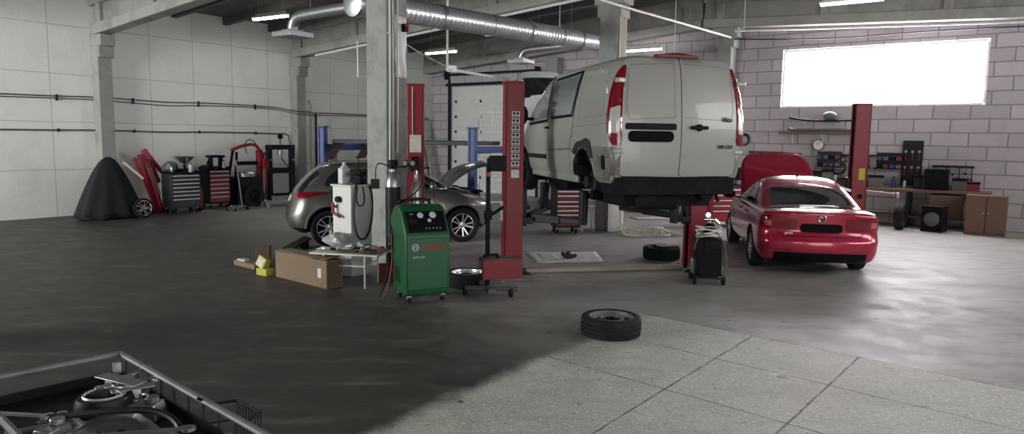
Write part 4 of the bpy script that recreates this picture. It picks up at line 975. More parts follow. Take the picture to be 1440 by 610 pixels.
def lump(name, label, cat, loc, size, m, seed=0, n=10, amp=.25):
    rnd = random.Random(seed); ph = [rnd.uniform(0, 6) for _ in range(6)]
    vs = []; fs = []; K = n+1; mm = 2*n
    for i in range(mm):
        for j in range(K):
            t_ = 2*PI*i/mm; f = PI*j/n; r = 1+amp*(math.sin(3*t_+ph[0]+2*f)*.5+math.sin(5*f+ph[1]+t_)*.4+.3*math.sin(7*t_+ph[2]+4*f))*math.sin(f)
            vs.append(Vector((size[0]*r*math.sin(f)*math.cos(t_), size[1]*r*math.sin(f)*math.sin(t_), size[2]*(1-(r if j < n else 1)*math.cos(f)) if True else 0)))
    for i in range(mm):
        for j in range(n): fs.append((i*K+j, ((i+1) % mm)*K+j, ((i+1) % mm)*K+j+1, i*K+j+1))
    mb = MB(); mb.add(vs, fs); o = mb.build(name, m, loc=loc); mz = min(v.co.z for v in o.data.vertices)
    for v in o.data.vertices: v.co.z -= mz
    return tag(o, label, cat)
lump('work_bag', 'dark grey soft bag slumped on the left end of the grey tool cabinet', 'bag', place(gl, GA, -.24, .08, 1.03), (.18, .13, .15), 'grey_plastic', 3)
lump('rag_bundle', 'pale crumpled rag on the right end of the grey tool cabinet', 'rag', place(gl, GA, .34, .06, 1.03), (.11, .10, .07), 'skin_grey', 5)
# black tray with tools on red cabinet
t = thing('magnetic_tray', 'black tray raised on a stand on the red tool cabinet', 'tray', place(rl, GA, .06, .02, 1.10), GA)
mb = MB(); mb.box((0, 0, .30), (.40, .28, .02)); 
for s in (1, -1): mb.box((0, s*.14, .33), (.40, .015, .06)); mb.box((s*.2, 0, .33), (.015, .28, .06))
mb.build('tray', 'black', t)
for a in (-1, 1): mb = MB(); mb.bar((a*.15, 0, 0), (a*.15, 0, .3), .03, .2); mb.build('leg', 'black', t)
jar('bottle', 'white plastic bottle on the right front of the bright red tool cabinet', 'bottle', place(rl, GA, .2, -.16, 1.10), .045, .22, 'white_plastic')
for i in range(5):
    t = thing('impact_wrench', 'black air tool lying among others on the back of the wall cabinets', 'air tool', place(gl if i < 3 else rl, GA, [-.05, .05, .22, -.2, -.1][i], [.1, .14, .16, .1, .15][i], [1.05, 1.05, 1.05, 1.11, 1.11][i]), i*1.1, 'air tools on the wall cabinets')
    mb = MB(); mb.cyl((-.1, 0, .05), (.08, 0, .05), .045, .035, n=14); mb.cyl((.08, 0, .05), (.13, 0, .05), .02, n=10); mb.build('motor', 'dark_metal', t)
    mb = MB(); mb.bar((-.05, 0, .06), (-.08, .02, .2), .035, .045); mb.build('grip', 'black', t, bevel=.01)
# on the cart
for i, (x, y, m_) in enumerate(((-.15, .05, 'black'), (.12, -.08, 'red_bright'), (.2, .1, 'black'))):
    jar('oil_can', ['black can on the left of the wheeled tool cabinet under the van', 'small red can on the wheeled tool cabinet under the van', 'black can at the back right of the wheeled tool cabinet under the van'][i], 'can', place(cl, R(10), x, y, 1.00), .04, [.16, .10, .13][i], m_, 'white_plastic' if i == 1 else 'black')
# fire extinguisher between the cabinets
g = G(282, 295); t = thing('fire_extinguisher', 'red fire extinguisher standing between the grey and red tool cabinets', 'fire extinguisher', g)
MB().lathe([(.001, .02), (.075, .02), (.08, .04), (.08, .50), (.06, .58), (.028, .62), (.028, .66), (.001, .66)], n=24).build('cylinder', 'red_bright', t)
mb = MB(); mb.cyl((0, 0, .0), (0, 0, .06), .083, n=24); mb.box((0, 0, .68), (.05, .05, .06)); mb.bar((0, -.02, .70), (.12, -.03, .74), .02, .012); mb.bar((0, -.02, .66), (.11, -.03, .66), .02, .012); mb.build('valve', 'black', t)
mb = MB(); mb.tube([(0, .03, .68), (-.1, -.02, .66), (-.12, -.04, .45), (-.10, -.04, .25)], .012, smooth=2); mb.build('hose', 'cable_black', t)
t = thing('base_plate', 'pale flat plate on the floor in front of the fire extinguisher', 'plate', G(300, 296), GA); mb = MB(); mb.box((0, 0, .012), (.75, .16, .02)); mb.build('plate', 'steel', t)

# ================================================================== LEFT WALL MACHINES
# covered machine
g = G(190, 306); t = thing('covered_machine', 'machine under a black draped cover at the left edge, a spoked wheel showing below', 'covered machine', g, GA)
def cov(u, v):
    a = 2*PI*u; r = (.05+.62*v**.8); f = 1+.07*math.sin(9*a)*v+.05*math.sin(5*a+1)*v
    return Vector((-.45+r*math.cos(a)*1.15*f+.35*(1-v)*0, .25+r*math.sin(a)*.55*f, 1.42*(1-v**1.25)+.04+.03*math.sin(7*a)*v))
MB().grid(cov, 60, 12).build('cover', 'cloth_black', t, solid=.01)
mb = MB(); mb.cyl((-.45, .25, .1), (-.45, .25, 1.36), .03); mb.build('frame', 'dark_metal', t)
wheel(t, (.12, -.18, .24), .24, .07, .19, -1, 'alloy', 'chrome')
mb = MB(); mb.bar((-.28, -.12, 1.36), (.14, -.20, .95), .03, .05); mb.build('white_strip', 'white_paint', t)
# folded shop crane
g = at_v(215, 18.45); t = thing('shop_crane', 'folded red engine crane leaning between the covered machine and the grey cabinet', 'engine crane', g, GA)
mb = MB(); mb.bar((.12, 0, .05), (-.28, .0, 1.50), .10, .12); mb.build('mast', 'red_paint', t, bevel=.01)
mb = MB(); mb.bar((.22, .12, .75), (-.12, .1, 1.62), .11, .13); mb.bar((-.12, .1, 1.62), (.30, .1, 1.05), .09, .10); mb.build('boom', 'red_bright', t, bevel=.01)
mb = MB(); mb.bar((.02, -.16, .06), (-.50, -.16, 1.42), .07, .07); mb.build('leg', 'red_paint', t, bevel=.01)
mb = MB(); mb.bar((.34, .2, .06), (-.02, .2, 1.45), .07, .07); mb.build('leg', 'red_paint', t, bevel=.01)
mb = MB(); mb.cyl((.18, -.02, .45), (-.03, -.02, 1.15), .035); mb.cyl((-.03, -.02, 1.15), (-.08, -.02, 1.35), .015); mb.build('ram', 'steel', t)
mb = MB(); mb.box((.1, 0, .09), (.8, .5, .08)); mb.build('base', 'red_paint', t, bevel=.01)
for x in (-.25, .45): mb = MB(); mb.cyl((x, -.28, .05), (x, -.24, .05), .05); mb.cyl((x, .24, .05), (x, .28, .05), .05); mb.build('caster', 'rubber', t)
# tyre changer
g = at_v(350, 18.35); t = thing('tyre_changer', 'black and red tyre changing machine with arched red arm against the left wall', 'tyre changer', g, GA)
mb = MB(); mb.box((-.1, 0, .42), (.85, .6, .84), taper=.85); mb.build('body', 'dark_metal', t, bevel=.03)
mb = MB(); mb.cyl((-.1, -.05, .84), (-.1, -.05, .93), .26, n=28); 
for k in range(4): a = PI/2*k+.5; mb.bar((-.1, -.05, .95), (-.1+.24*math.cos(a), -.05+.24*math.sin(a), .95), .06, .04)
mb.build('turntable', 'steel', t)
mb = MB(); mb.box((.42, .05, .95), (.14, .16, 1.30)); mb.box((.44, -.02, 1.32), (.22, .16, .42)); mb.build('column', 'red_paint', t, bevel=.015)
mb = MB(); mb.tube([(.42, 0, 1.58), (.25, 0, 1.78), (-.2, -.02, 1.72), (-.55, -.05, 1.60)], .045, n=10, smooth=2); mb.build('swing_arm', 'red_bright', t)
mb = MB(); mb.bar((-.5, -.05, 1.60), (-.74, -.1, .55), .07, .05); mb.bar((-.38, -.05, 1.55), (-.52, -.12, .2), .06, .05); mb.build('bead_breaker', 'black', t, bevel=.008)
mb = MB(); mb.tube([(.4, 0, 1.6), (.15, -.05, 1.92), (-.12, -.05, 1.86), (-.1, -.1, 1.5)], .014, smooth=2); mb.build('air_hose', 'cable_black', t)
mb = MB(); mb.box((-.02, .02, 1.22), (.62, .12, .10)); mb.build('tool_tray', 'black', t, bevel=.01)
t = thing('car_wheel', 'wheel leaning against the foot of the tyre changer', 'wheel', at_v(358, 17.9)+Vector((0, 0, .30)), GA); wheel(t, (0, 0, 0), .30, .19, .19, -1, 'steel', 'dark_metal', 'tyre')
# trolley jack with upright handle
g = at_v(334, 17.3); t = thing('trolley_jack', 'silver trolley jack with upright handle in front of the tyre changer', 'trolley jack', g, GA+R(15))
mb = MB(); mb.bar((-.25, -.1, .07), (.25, -.07, .09), .03, .07); mb.bar((-.25, .1, .07), (.25, .07, .09), .03, .07); mb.box((.1, 0, .09), (.2, .12, .07)); mb.cyl((-.2, 0, .12), (-.2, 0, .15), .05, n=14); mb.bar((.05, 0, .12), (-.2, 0, .12), .05, .03); mb.build('frame', 'steel', t, bevel=.006)
mb = MB(); mb.cyl((.18, 0, .12), (.02, .02, 1.32), .018); mb.cyl((.02, .02, 1.2), (.0, .02, 1.36), .024); mb.build('handle', 'steel', t)
for x, r in ((-.24, .04), (.22, .05)):
    for s in (1, -1): mb = MB(); mb.cyl((x, s*.12, r), (x, s*.15, r), r); mb.build('wheel', 'dark_metal', t)
g = at_v(392, 17.55); t = thing('trolley_jack', 'low long trolley jack on the floor under the black press', 'trolley jack', g, GA+R(-8))
mb = MB(); mb.bar((-.45, -.12, .1), (.4, -.08, .12), .03, .1); mb.bar((-.45, .12, .1), (.4, .08, .12), .03, .1); mb.box((.15, 0, .14), (.4, .16, .08)); mb.cyl((-.38, 0, .16), (-.38, 0, .20), .07, n=14); mb.bar((.1, 0, .15), (-.38, 0, .16), .06, .04); mb.build('frame', 'steel', t, bevel=.008)
mb = MB(); mb.cyl((.36, 0, .15), (.95, .05, .34), .02); mb.build('handle', 'black', t)
for x, r in ((-.42, .05), (.36, .06)):
    for s in (1, -1): mb = MB(); mb.cyl((x, s*.15, r), (x, s*.19, r), r); mb.build('wheel', 'steel', t)
# hydraulic press
g = at_v(396, 18.4); t = thing('hydraulic_press', 'black H-frame hydraulic press with round gauge on top, by the pilaster', 'press', g, GA)
for s in (1, -1): mb = MB(); mb.box((s*.40, 0, .85), (.12, .16, 1.70)); mb.box((s*.40, 0, .03), (.14, .6, .06)); mb.build('upright', 'dark_metal', t, bevel=.006)
mb = MB(); mb.box((0, 0, 1.68), (.92, .2, .14)); mb.build('top_beam', 'dark_metal', t, bevel=.006)
mb = MB(); mb.box((0, 0, .98), (.9, .2, .16)); mb.build('bed', 'dark_metal', t, bevel=.006)
mb = MB(); mb.box((0, 0, .25), (.8, .08, .08)); mb.build('lower_brace', 'dark_metal', t)
mb = MB(); mb.cyl((0, 0, 1.62), (0, 0, 1.42), .07); mb.cyl((0, 0, 1.42), (0, 0, 1.34), .04); mb.build('ram', 'steel', t)
mb = MB(); mb.cyl((0, 0, 1.75), (0, 0, 1.92), .015); mb.cyl((0, -.03, 2.0), (0, .02, 2.0), .08, n=20); mb.build('pressure_gauge', 'black', t)
mb = MB(); mb.tube([(.0, 0, 1.4), (.12, -.1, 1.15), (.34, -.1, .95), (.36, -.1, .6)], .014, smooth=2); mb.build('hose', 'cable_black', t)
for x, y in ((-.40, 1.68), (.4, 1.68), (-.4, 1.3), (.4, 1.3)): mb = MB(); mb.cyl((x, -.085, y), (x, -.10, y), .025, n=10); mb.build('bolt', 'white_plastic', t)
# overalls hanging by the pilaster
t = thing('hanging_overalls', 'grey overalls and red jacket hanging from a hook right of the left pilaster', 'clothing', W(15.5, VL-.35, 0), GA)
def cl_(u, v): a = 2*PI*u; w = .14+.07*math.sin(PI*v)+.02*math.sin(5*a); return Vector((w*math.cos(a), .6*w*math.sin(a), 1.72-.85*v+.02*math.sin(3*a)))
MB().grid(cl_, 24, 12).build('jacket', 'skin_grey', t, solid=.01)
mb = MB(); mb.sphere((0, 0, 1.55), .16, 10, sc=(1, .6, .5)); mb.build('dark_hood', 'black', t); mb = MB(); mb.bar((0, .1, 1.75), (0, .3, 1.78), .02, .02); mb.build('hook', 'steel', t)
mb = MB(); mb.sphere((.10, -.02, 1.1), .17, 10, sc=(.7, .5, 1.4)); mb.build('red_jacket', 'red_dull', t)
t = thing('spring_compressor', 'red upright tool stand between the tyre changer and the black press', 'tool stand', at_v(375, 18.15), GA)
mb = MB(); mb.cyl((0, 0, .05), (0, 0, 1.45), .035); mb.box((0, 0, 1.2), (.14, .12, .3)); mb.build('column', 'red_paint', t); mb = MB(); mb.box((0, 0, .03), (.4, .35, .05)); mb.build('base', 'dark_metal', t, bevel=.01)
mb = MB(); mb.cyl((.1, -.18, .06), (.1, -.18, .26), .05); mb.build('foot_pump', 'white_plastic', t)
# ================================================================== AROUND THE FRONT COLUMN
# dispensing cabinet
c = PY(487, 300, 10.2); c = Vector((-2.36, 10.45, 0))
disp = thing('dispenser_cabinet', 'white steel cabinet with a black knob, standing left of the big front column', 'cabinet', c, GA)
mb = MB(); mb.box((0, 0, .67), (.40, .40, 1.30)); mb.box((0, 0, .02), (.36, .36, .04)); mb.build('body', 'white_paint', disp, bevel=.012)
mb = MB(); mb.box((0, 0, 1.33), (.44, .44, .03)); mb.build('top', 'white_plastic', disp, bevel=.005)
mb = MB(); mb.cyl((-.2, .05, 1.13), (-.25, .05, 1.13), .045, n=16); mb.build('knob', 'black', disp)
mb = MB(); mb.cyl((-.2, .12, 1.02), (-.26, .12, 1.02), .02); mb.bar((-.26, .12, 1.08), (-.26, .12, .92), .03, .03); mb.cyl((-.25, .1, .92), (-.25, -.02, .88), .02); mb.build('red_tap', 'red_paint', disp)
t = thing('plastic_jug', 'white plastic jug standing on the white dispenser cabinet', 'jug', place(c, GA, -.06, .10, 1.345), GA)
mb = MB(); mb.box((0, 0, .12), (.16, .11, .24)); mb.box((0, 0, .26), (.12, .08, .05), taper=.5); mb.build('body', 'white_plastic', t, bevel=.02)
mb = MB(); mb.cyl((0, 0, .27), (0, 0, .315), .022); mb.build('cap', 'white_clean', t)
t = thing('bench_vice', 'black vice with clamps on the right of the white dispenser cabinet', 'vice', place(c, GA, .04, -.10, 1.345), GA+R(20))
mb = MB(); mb.box((0, 0, .04), (.16, .14, .08)); mb.box((0, 0, .13), (.09, .12, .12)); mb.box((.09, 0, .17), (.06, .15, .09)); mb.box((-.07, 0, .17), (.05, .15, .08)); mb.build('body', 'black', t, bevel=.01)
mb = MB(); mb.cyl((-.2, 0, .15), (.14, 0, .15), .014); mb.cyl((-.2, -.09, .15), (-.2, .09, .15), .009); mb.build('screw', 'dark_metal', t)
t = thing('coiled_hose', 'black hose looping down the front of the white dispenser cabinet', 'hose'); mb = MB()
def hp(x, z, y=-.235): return place(c, GA, x, y, z)
mb.tube([hp(-.05, 1.38, -.15), hp(-.12, 1.36), hp(-.17, 1.2), hp(-.18, .8), hp(-.10, .56), hp(.04, .54), hp(.15, .7), hp(.19, 1.0), hp(.16, 1.3), hp(.12, 1.36, -.15)], .013, smooth=3)
mb.build('hose', 'cable_black', t); mb = MB(); mb.tube([hp(-.04, 1.36, -.14), hp(-.12, 1.3, -.25), hp(-.15, 1.1, -.25), hp(-.05, 1.02, -.25), hp(.03, 1.1, -.25), hp(.02, 1.34, -.2)], .009, smooth=3); mb.build('thin_hose', 'cable_black', t)
t = thing('tall_lubricator', 'thin black rod and grip upright on the white dispenser cabinet', 'tool', place(c, GA, .14, .02, 1.345), GA)
mb = MB(); mb.cyl((0, 0, 0), (0, 0, .16), .03); mb.cyl((0, 0, .16), (0, 0, .42), .008, n=8); mb.build('rod', 'black', t)
# gas cylinders against the column
g = Vector((-1.74, 10.35, 0)); t = thing('gas_cylinder', 'dark gas cylinder with pale shoulder chained in front of the concrete column', 'gas cylinder', g)
MB().lathe([(.001, .0), (.09, .0), (.105, .02), (.11, 1.32)], n=28).build('body', 'dark_metal', t)
MB().lathe([(.11, 1.32), (.105, 1.40), (.075, 1.49), (.035, 1.54), (.035, 1.58), (.001, 1.58)], n=28).build('shoulder', 'galv_flat', t)
mb = MB(); mb.lathe([(.05, 1.58), (.075, 1.60), (.075, 1.70), (.06, 1.71), (.001, 1.71)], n=16); mb.build('valve_guard', 'black', t)
mb = MB(); mb.tube([(-.06, -.02, 1.62), (-.22, -.02, 1.68), (-.26, .0, 1.55), (-.25, .0, 1.40)], .009, smooth=3); mb.box((-.26, 0, 1.36), (.12, .05, .14)); mb.build('hose', 'cable_black', t)
t = thing('regulator', 'pressure regulator with two round gauges beside the gas cylinder', 'regulator', Vector((-1.50, 10.30, 1.60)))
for x in (-.05, .06): mb = MB(); mb.cyl((x, -.01, .07), (x, -.06, .07), .045, n=20, mi=0); mb.cyl((x, -.06, .07), (x, -.062, .07), .035, n=20, mi=1); mb.build('gauge', ['black', 'galv_flat'], t)
mb = MB(); mb.bar((-.24, .0, .02), (.30, 0, .0), .03, .03); mb.cyl((0, 0, -.04), (0, 0, .05), .03); mb.build('valve_bar', 'dark_metal', t)
mb = MB(); mb.tube([(.1, -.02, 0), (.2, -.05, -.12), (.16, -.05, -.3), (.02, -.05, -.42), (-.1, -.05, -.5)], .011, smooth=3); mb.tube([(.02, -.02, 0), (-.04, -.08, -.2), (-.02, -.06, -.7), (.05, -.1, -1.2), (-.05, -.05, -1.58)], .011, smooth=3); mb.build('hose', 'cable_black', t)
t = thing('gas_cylinder', 'slim pale gas cylinder behind the green machine, below the two gauges', 'gas cylinder', Vector((-1.42, 10.5, 0)))
MB().lathe([(.001, .0), (.08, .0), (.085, .02), (.085, 1.25), (.06, 1.36), (.03, 1.42), (.03, 1.5), (.001, 1.5)], n=24).build('body', 'galv_flat', t)
mb = MB(); mb.cyl((0, 0, 1.5), (0, 0, 1.56), .03); mb.build('valve', 'chrome', t)
# green air conditioning service unit ------------------------------------
g1 = G(575, 427.5); g2 = G(627, 424); rz_m = math.atan2(g2.y-g1.y, g2.x-g1.x)+R(6)
gm = (g1+g2)/2; ac = thing('service_machine', 'green air conditioning service machine on casters with round gauges on its slanted panel', 'service machine', gm+Vector((-math.sin(rz_m), math.cos(rz_m), 0))*.26, rz_m)
prof = [(-.27, .10), (-.285, .14), (-.29, .82), (-.275, .87), (-.10, 1.13), (-.03, 1.19), (.10, 1.205), (.24, 1.16), (.36, 1.02), (.36, .93), (.27, .86), (.25, .80), (.25, .10)]
mb = MB(); mb.prism(prof, lambda a, b: Vector((-.29, a, b)), lambda a, b: Vector((.29, a, b))); body_ = mb.build('body', 'green', ac, bevel=.03, seg=3)
mb = MB(); mb.box((0, -.292, .50), (.50, .02, .64)); mb.build('front_panel', 'green', ac, bevel=.02)
nn = Vector((0, -(1.13-.87), .175)).normalized()
tl_ = math.atan2(.26, .175); Rm = Matrix.Rotation(-(PI/2-math.atan2(.175, .26)) + PI/2 - PI/2, 3, 'X')
pc_ = Vector((0, (-.275-.10)/2, (.87+1.13)/2)); e_up = Vector((0, .175, .26)).normalized(); nrm = Vector((0, -.26, .175)).normalized()
rot = Matrix((Vector((1, 0, 0)), e_up, nrm)).transposed()
mb = MB(); mb.box(pc_+nrm*.018, (.50, .285, .03), rot=rot); cp = mb.build('control_panel', 'black', ac, bevel=.012)
for x, y, r in ((-.07, .075, .045), (.09, .075, .05), (.035, .0, .028)):
    mb = MB(); q = pc_+Vector((x, 0, 0))+e_up*y+nrm*.03; mb.cyl(q, q+nrm*.018, r, n=26, mi=1); mb.cyl(q+nrm*.018, q+nrm*.02, r*.86, n=26, mi=0)
    mb.bar(q+nrm*.022, q+nrm*.022+Vector((r*.5, 0, 0))+e_up*r*.4, .004, .002, mi=1); mb.build('gauge', ['white_clean', 'dark_metal'], cp)
mb = MB()
for k in range(5): q = pc_+Vector((-.02+.045*k, 0, 0))+e_up*-.10+nrm*.033; mb.box(q, (.014, .012, .01), rot=rot)
mb.build('buttons', 'white_plastic', cp)
mb = MB(); mb.box(pc_+Vector((-.17, 0, 0))+e_up*.0+nrm*.034, (.10, .06, .006), rot=rot); mb.build('display', 'glass_dark', cp)
eu = rot.to_euler()
text('ACS', .026, 'white_plastic', 'lettering', cp, pc_+Vector((-.18, 0, 0))+e_up*.10+nrm*.036, eu, .001)
text('BOSCH', .095, 'red_bright', 'lettering', ac, (.06, -.305, .70), (PI/2, 0, 0), .003, .002)
text('ACS 510', .042, 'galv_flat', 'lettering', ac, (-.13, -.305, .585), (PI/2, 0, 0), .002)
mb = MB(); mb.lathe([(.036, 0), (.044, 0), (.044, .006), (.036, .006)], (-.17, -.302, .71), (0, -1, 0), n=28, closed=True); mb.box((-.185, -.305, .71), (.007, .004, .05)); mb.box((-.155, -.305, .71), (.007, .004, .05)); mb.box((-.17, -.305, .71), (.03, .004, .008)); mb.build('emblem', 'galv_flat', ac)
mb = MB()
for k in range(7): mb.box((-.2935, .05, .25+.028*k), (.004, .22, .012))
mb.build('side_vent', 'black', ac)
for a in (-1, 1):
    for b in (-1, 1):
        x, y = a*.22, b*.19; mb = MB(); mb.cyl((x-.018, y, .045), (x+.018, y, .045), .045, n=18, mi=0); mb.box((x, y, .08), (.05, .06, .05), mi=1); mb.build('caster', ['rubber', 'galv_flat'], ac)
mb = MB(); mb.tube([(-.24, .28, .98), (-.22, .22, 1.24), (0, .16, 1.27), (.2, .2, 1.24), (.25, .3, 1.0)], .016, smooth=2); mb.build('push_handle', 'black', ac)
mb = MB(); mb.tube([(-.2, .05, 1.22), (-.1, .15, 1.28), (.1, .05, 1.24), (.2, .15, 1.26), (.1, .22, 1.24), (-.15, .2, 1.25), (-.26, .1, 1.24)], .013, smooth=3); mb.build('coiled_hose', 'cable_black', ac)
mb = MB(); mb.tube([(-.30, .22, .86), (-.33, .18, .75), (-.32, .15, .55), (-.36, .12, .30), (-.42, .1, .08), (-.46, .12, .03)], .010, smooth=3); mb.tube([(-.31, .26, .86), (-.36, .22, .6), (-.36, .22, .3), (-.5, .15, .03)], .009, smooth=3, mi=1); mb.build('charging_hose', ['red_dull', 'cable_black'], ac)
for z in (.80, .70): mb = MB(); mb.cyl((-.33, .17, z), (-.36, .17, z), .018); mb.build('coupler', 'chrome', ac)
# low table with clutter ---------------------------------------------------
tc_ = Vector((-2.22, 9.72, 0)); tr_ = R(-12)
tab = thing('low_table', 'low white-framed table covered with papers in front of the dispenser cabinet', 'table', tc_, tr_)
mb = MB(); mb.box((0, 0, .455), (1.0, .52, .025)); mb.build('table_top', 'white_paint', tab, bevel=.004)
for a in (-1, 1):
    for b in (-1, 1): mb = MB(); mb.cyl((a*.30, b*.22, 0), (a*.30, b*.22, .44), .013, n=10); mb.build('leg', 'white_paint', tab)
mb = MB()
for b in (-1, 1): mb.bar((-.3, b*.22, .30), (.3, b*.22, .30), .015, .015)
mb.bar((.3, -.22, .3), (.3, .22, .3), .015, .015); mb.bar((-.3, -.22, .3), (-.3, .22, .3), .015, .015); mb.build('rail', 'white_paint', tab)
def tp(x, y, z=.469): return place(tc_, tr_, x, y, z)
def sheet(name, label, cat, loc, rz, w, d, m, amp=.01, z=0, ph=0):
    mb = MB(); mb.grid(lambda u, v: Vector(((u-.5)*w, (v-.5)*d, .008+amp*(math.sin(5*u+ph)*math.sin(4*v+ph)+.8)*.7)), 10, 8); return tag(mb.build(name, m, solid=.004, loc=loc, rz=rz), label, cat)
sheet('cardboard_sheet', 'brown cardboard flap lying at the right end of the low table', 'cardboard', tp(.30, .02), R(-25), .42, .34, 'card', .025, ph=1)
sheet('paper_sheet', 'crumpled pale paper in the middle of the low table', 'paper', tp(.0, .05), R(15), .36, .28, 'paper', .03, ph=2)
sheet('paper_sheet', 'grey paper at the left end of the low table', 'paper', tp(-.33, .05), R(-10), .32, .26, 'white_paint', .02, ph=3)
t = thing('plastic_bag', 'crumpled translucent plastic bag on the left of the low table', 'plastic bag', tp(-.22, .10, .50), 0)
lump('bag_film', 'x', 'x', (0, 0, 0), (.19, .14, .10), 'polybag', 11, 16, .35); bagm = bpy.data.objects['bag_film']
for k in ('label', 'category'): del bagm[k]
bagm.parent = t
lump('plastic_bag', 'small crumpled clear bag at the middle back of the low table', 'plastic bag', tp(.10, .14, .50), (.09, .07, .04), 'polybag', 12, 12, .35)
for i, (x, y, s_, m_, lab) in enumerate(((.16, .14, .05, 'chrome', 'shiny small metal part at the back of the low table'), (-.10, -.16, .03, 'chrome', 'shiny metal part at the front edge of the low table'), (-.30, -.17, .035, 'galv', 'silver metal part on the left front of the low table'), (.04, -.12, .03, 'steel', 'dull metal part at the front centre of the low table'))):
    t = thing('metal_fitting', lab, 'metal part', tp(x, y, .50), i*1.3); mb = MB(); mb.cyl((0, 0, 0), (0, 0, s_), s_*.6, n=14); mb.cyl((0, 0, s_*.4), (s_*1.6, 0, s_*.4), s_*.3, n=10); mb.build('fitting', m_, t)
t = thing('leather_strap', 'brown oval cover lying over the front edge of the cardboard box', 'cover', tp(-.34, -.23, .40), R(20))
mb = MB(); mb.lathe([(.001, .02), (.12, .018), (.16, .0), (.15, -.006), (.001, 0)], n=28); ob = mb.build('cover', 'card', t); ob.scale = (1, .6, 1)
# long cardboard box
A = G(387, 389); Bq = G(463, 408); d_ = (Bq-A); Lb = d_.length; d_.normalize(); nb = Vector((-d_.y, d_.x, 0)); ang_ = math.atan2(d_.y, d_.x)
Lb = min(Lb, 1.25)
bx = thing('cardboard_box', 'long brown cardboard box with a white sticker, on the floor before the low table', 'cardboard box', A+d_*Lb/2+nb*.14, ang_)
mb = MB(); mb.box((0, 0, .19), (Lb, .26, .38)); mb.build('carton', 'card', bx, bevel=.006)
mb = MB(); mb.grid(lambda u, v: Vector(((u-.5)*Lb*1.0-.02, -.13+.27*v, .388+.03*u*v+.006*math.sin(8*u))), 14, 4); mb.build('lid_flap', 'card', bx, solid=.005)
mb = MB(); mb.box((Lb/2-.16, -.132, .20), (.08, .004, .13)); mb.build('sticker', 'paper', bx)
mb = MB(); mb.box((Lb/2+.002, 0, .19), (.004, .22, .34)); mb.build('end_panel', 'card_dark', bx)
g = G(372, 386); t = thing('yellow_carton', 'small yellow and white carton tipped against the end of the long box', 'carton', g+Vector((0, 0, .0)), ang_+R(5))
mb = MB(); mb.box((.02, 0, .05), (.24, .14, .10), mi=0); mb.build('base_carton', 'yellow', t, bevel=.004)
mb = MB(); mb.box((-.02, .0, .18), (.18, .10, .16), rot=Euler((R(-15), R(20), 0)).to_matrix()); mb.build('tipped_carton', 'yellow', t, bevel=.004)
mb = MB(); mb.box((-.02, -.052, .19), (.15, .006, .11), rot=Euler((R(-15), R(20), 0)).to_matrix()); mb.build('white_label', 'paper', t)
g = G(350, 375); t = thing('wooden_plank', 'pale flat wooden strip on the floor left of the yellow carton', 'plank', g, ang_); mb = MB(); mb.box((0, 0, .04), (.62, .16, .08)); mb.build('plank', 'card', t, bevel=.006)
mb = MB(); mb.box((-.15, 0, .09), (.22, .10, .03)); mb.build('pale_insert', 'paper', t)
t = thing('cardboard_box', 'small dark brown box standing behind the pale wooden strip', 'cardboard box', G(364, 371)+Vector((0, .22, 0)), R(10)); mb = MB(); mb.box((0, 0, .13), (.22, .2, .26)); mb.build('carton', 'card_dark', t, bevel=.005)
t = thing('drip_tray', 'black tray propped on the floor by the rear wheel of the grey crossover', 'tray', G(418, 350), R(35)); mb = MB(); mb.box((0, 0, .10), (.45, .35, .03), rot=Euler((0, R(-25), 0)).to_matrix()); mb.box((.12, 0, .08), (.1, .3, .12)); mb.build('tray', 'black', t, bevel=.008)
t = thing('red_crate', 'red crate on the floor under the right end of the low table', 'crate', Vector((-1.75, 10.02, 0)), R(10)); mb = MB()
for s in (1, -1): mb.box((0, s*.11, .12), (.3, .015, .22)); mb.box((s*.15, 0, .12), (.015, .22, .22))
mb.box((0, 0, .02), (.3, .22, .02)); mb.build('crate', 'red_dull', t)

# ================================================================== HEADLIGHT TESTER
g = G(685, 413); tr2 = R(14)
ht = thing('headlight_tester', 'headlight tester: red box on a tall black column with wheeled base', 'headlight tester', g, tr2)
mb = MB(); mb.box((0, 0, .90), (.05, .06, 1.62)); mb.build('column', 'black', ht, bevel=.005)
mb = MB(); mb.box((0, 0, .09), (.10, .60, .06)); mb.bar((-.30, -.02, .10), (.36, -.24, .10), .10, .05); mb.bar((.02, .25, .10), (.25, .25, .10), .08, .05); mb.build('base', 'grey_plastic', ht, bevel=.012)
for x, y in ((-.30, -.02), (.26, -.24), (.05, .28)): mb = MB(); mb.cyl((x-.02, y, .06), (x+.02, y, .06), .06, n=20); mb.build('wheel', 'rubber', ht)
mb = MB(); mb.box((.13, -.20, .385), (.52, .28, .25), rot=Euler((0, R(-1.5), 0)).to_matrix()); rb_ = mb.build('optical_box', 'red_paint', ht, bevel=.006)
mb = MB(); mb.box((.13, -.20, .513), (.50, .27, .008)); mb.build('lid', 'grey_plastic', rb_)
mb = MB(); mb.box((-.135, -.20, .385), (.012, .24, .21)); mb.build('lens', 'glass_dark', rb_)
mb = MB(); mb.bar((-.09, -.20, .55), (.10, -.20, .56), .03, .03); mb.box((-.08, -.2, .53), (.04, .05, .04)); mb.box((.09, -.2, .53), (.04, .05, .04)); mb.build('carry_handle', 'black', rb_, bevel=.008)
mb = MB()
for z in (.42, .37, .33): mb.cyl((.39, -.22, z), (.44, -.22, z), .012, n=10)
mb.build('adjuster', 'red_dull', rb_)
mb = MB(); mb.box((.11, -.03, 1.72), (.20, .14, .20)); mb.box((.02, -.03, 1.72), (.08, .1, .14)); mb.build('visor', 'black', ht, bevel=.012)
mb = MB(); mb.box((.0, -.045, 1.58), (.05, .02, .05)); mb.build('red_knob', 'red_bright', ht)
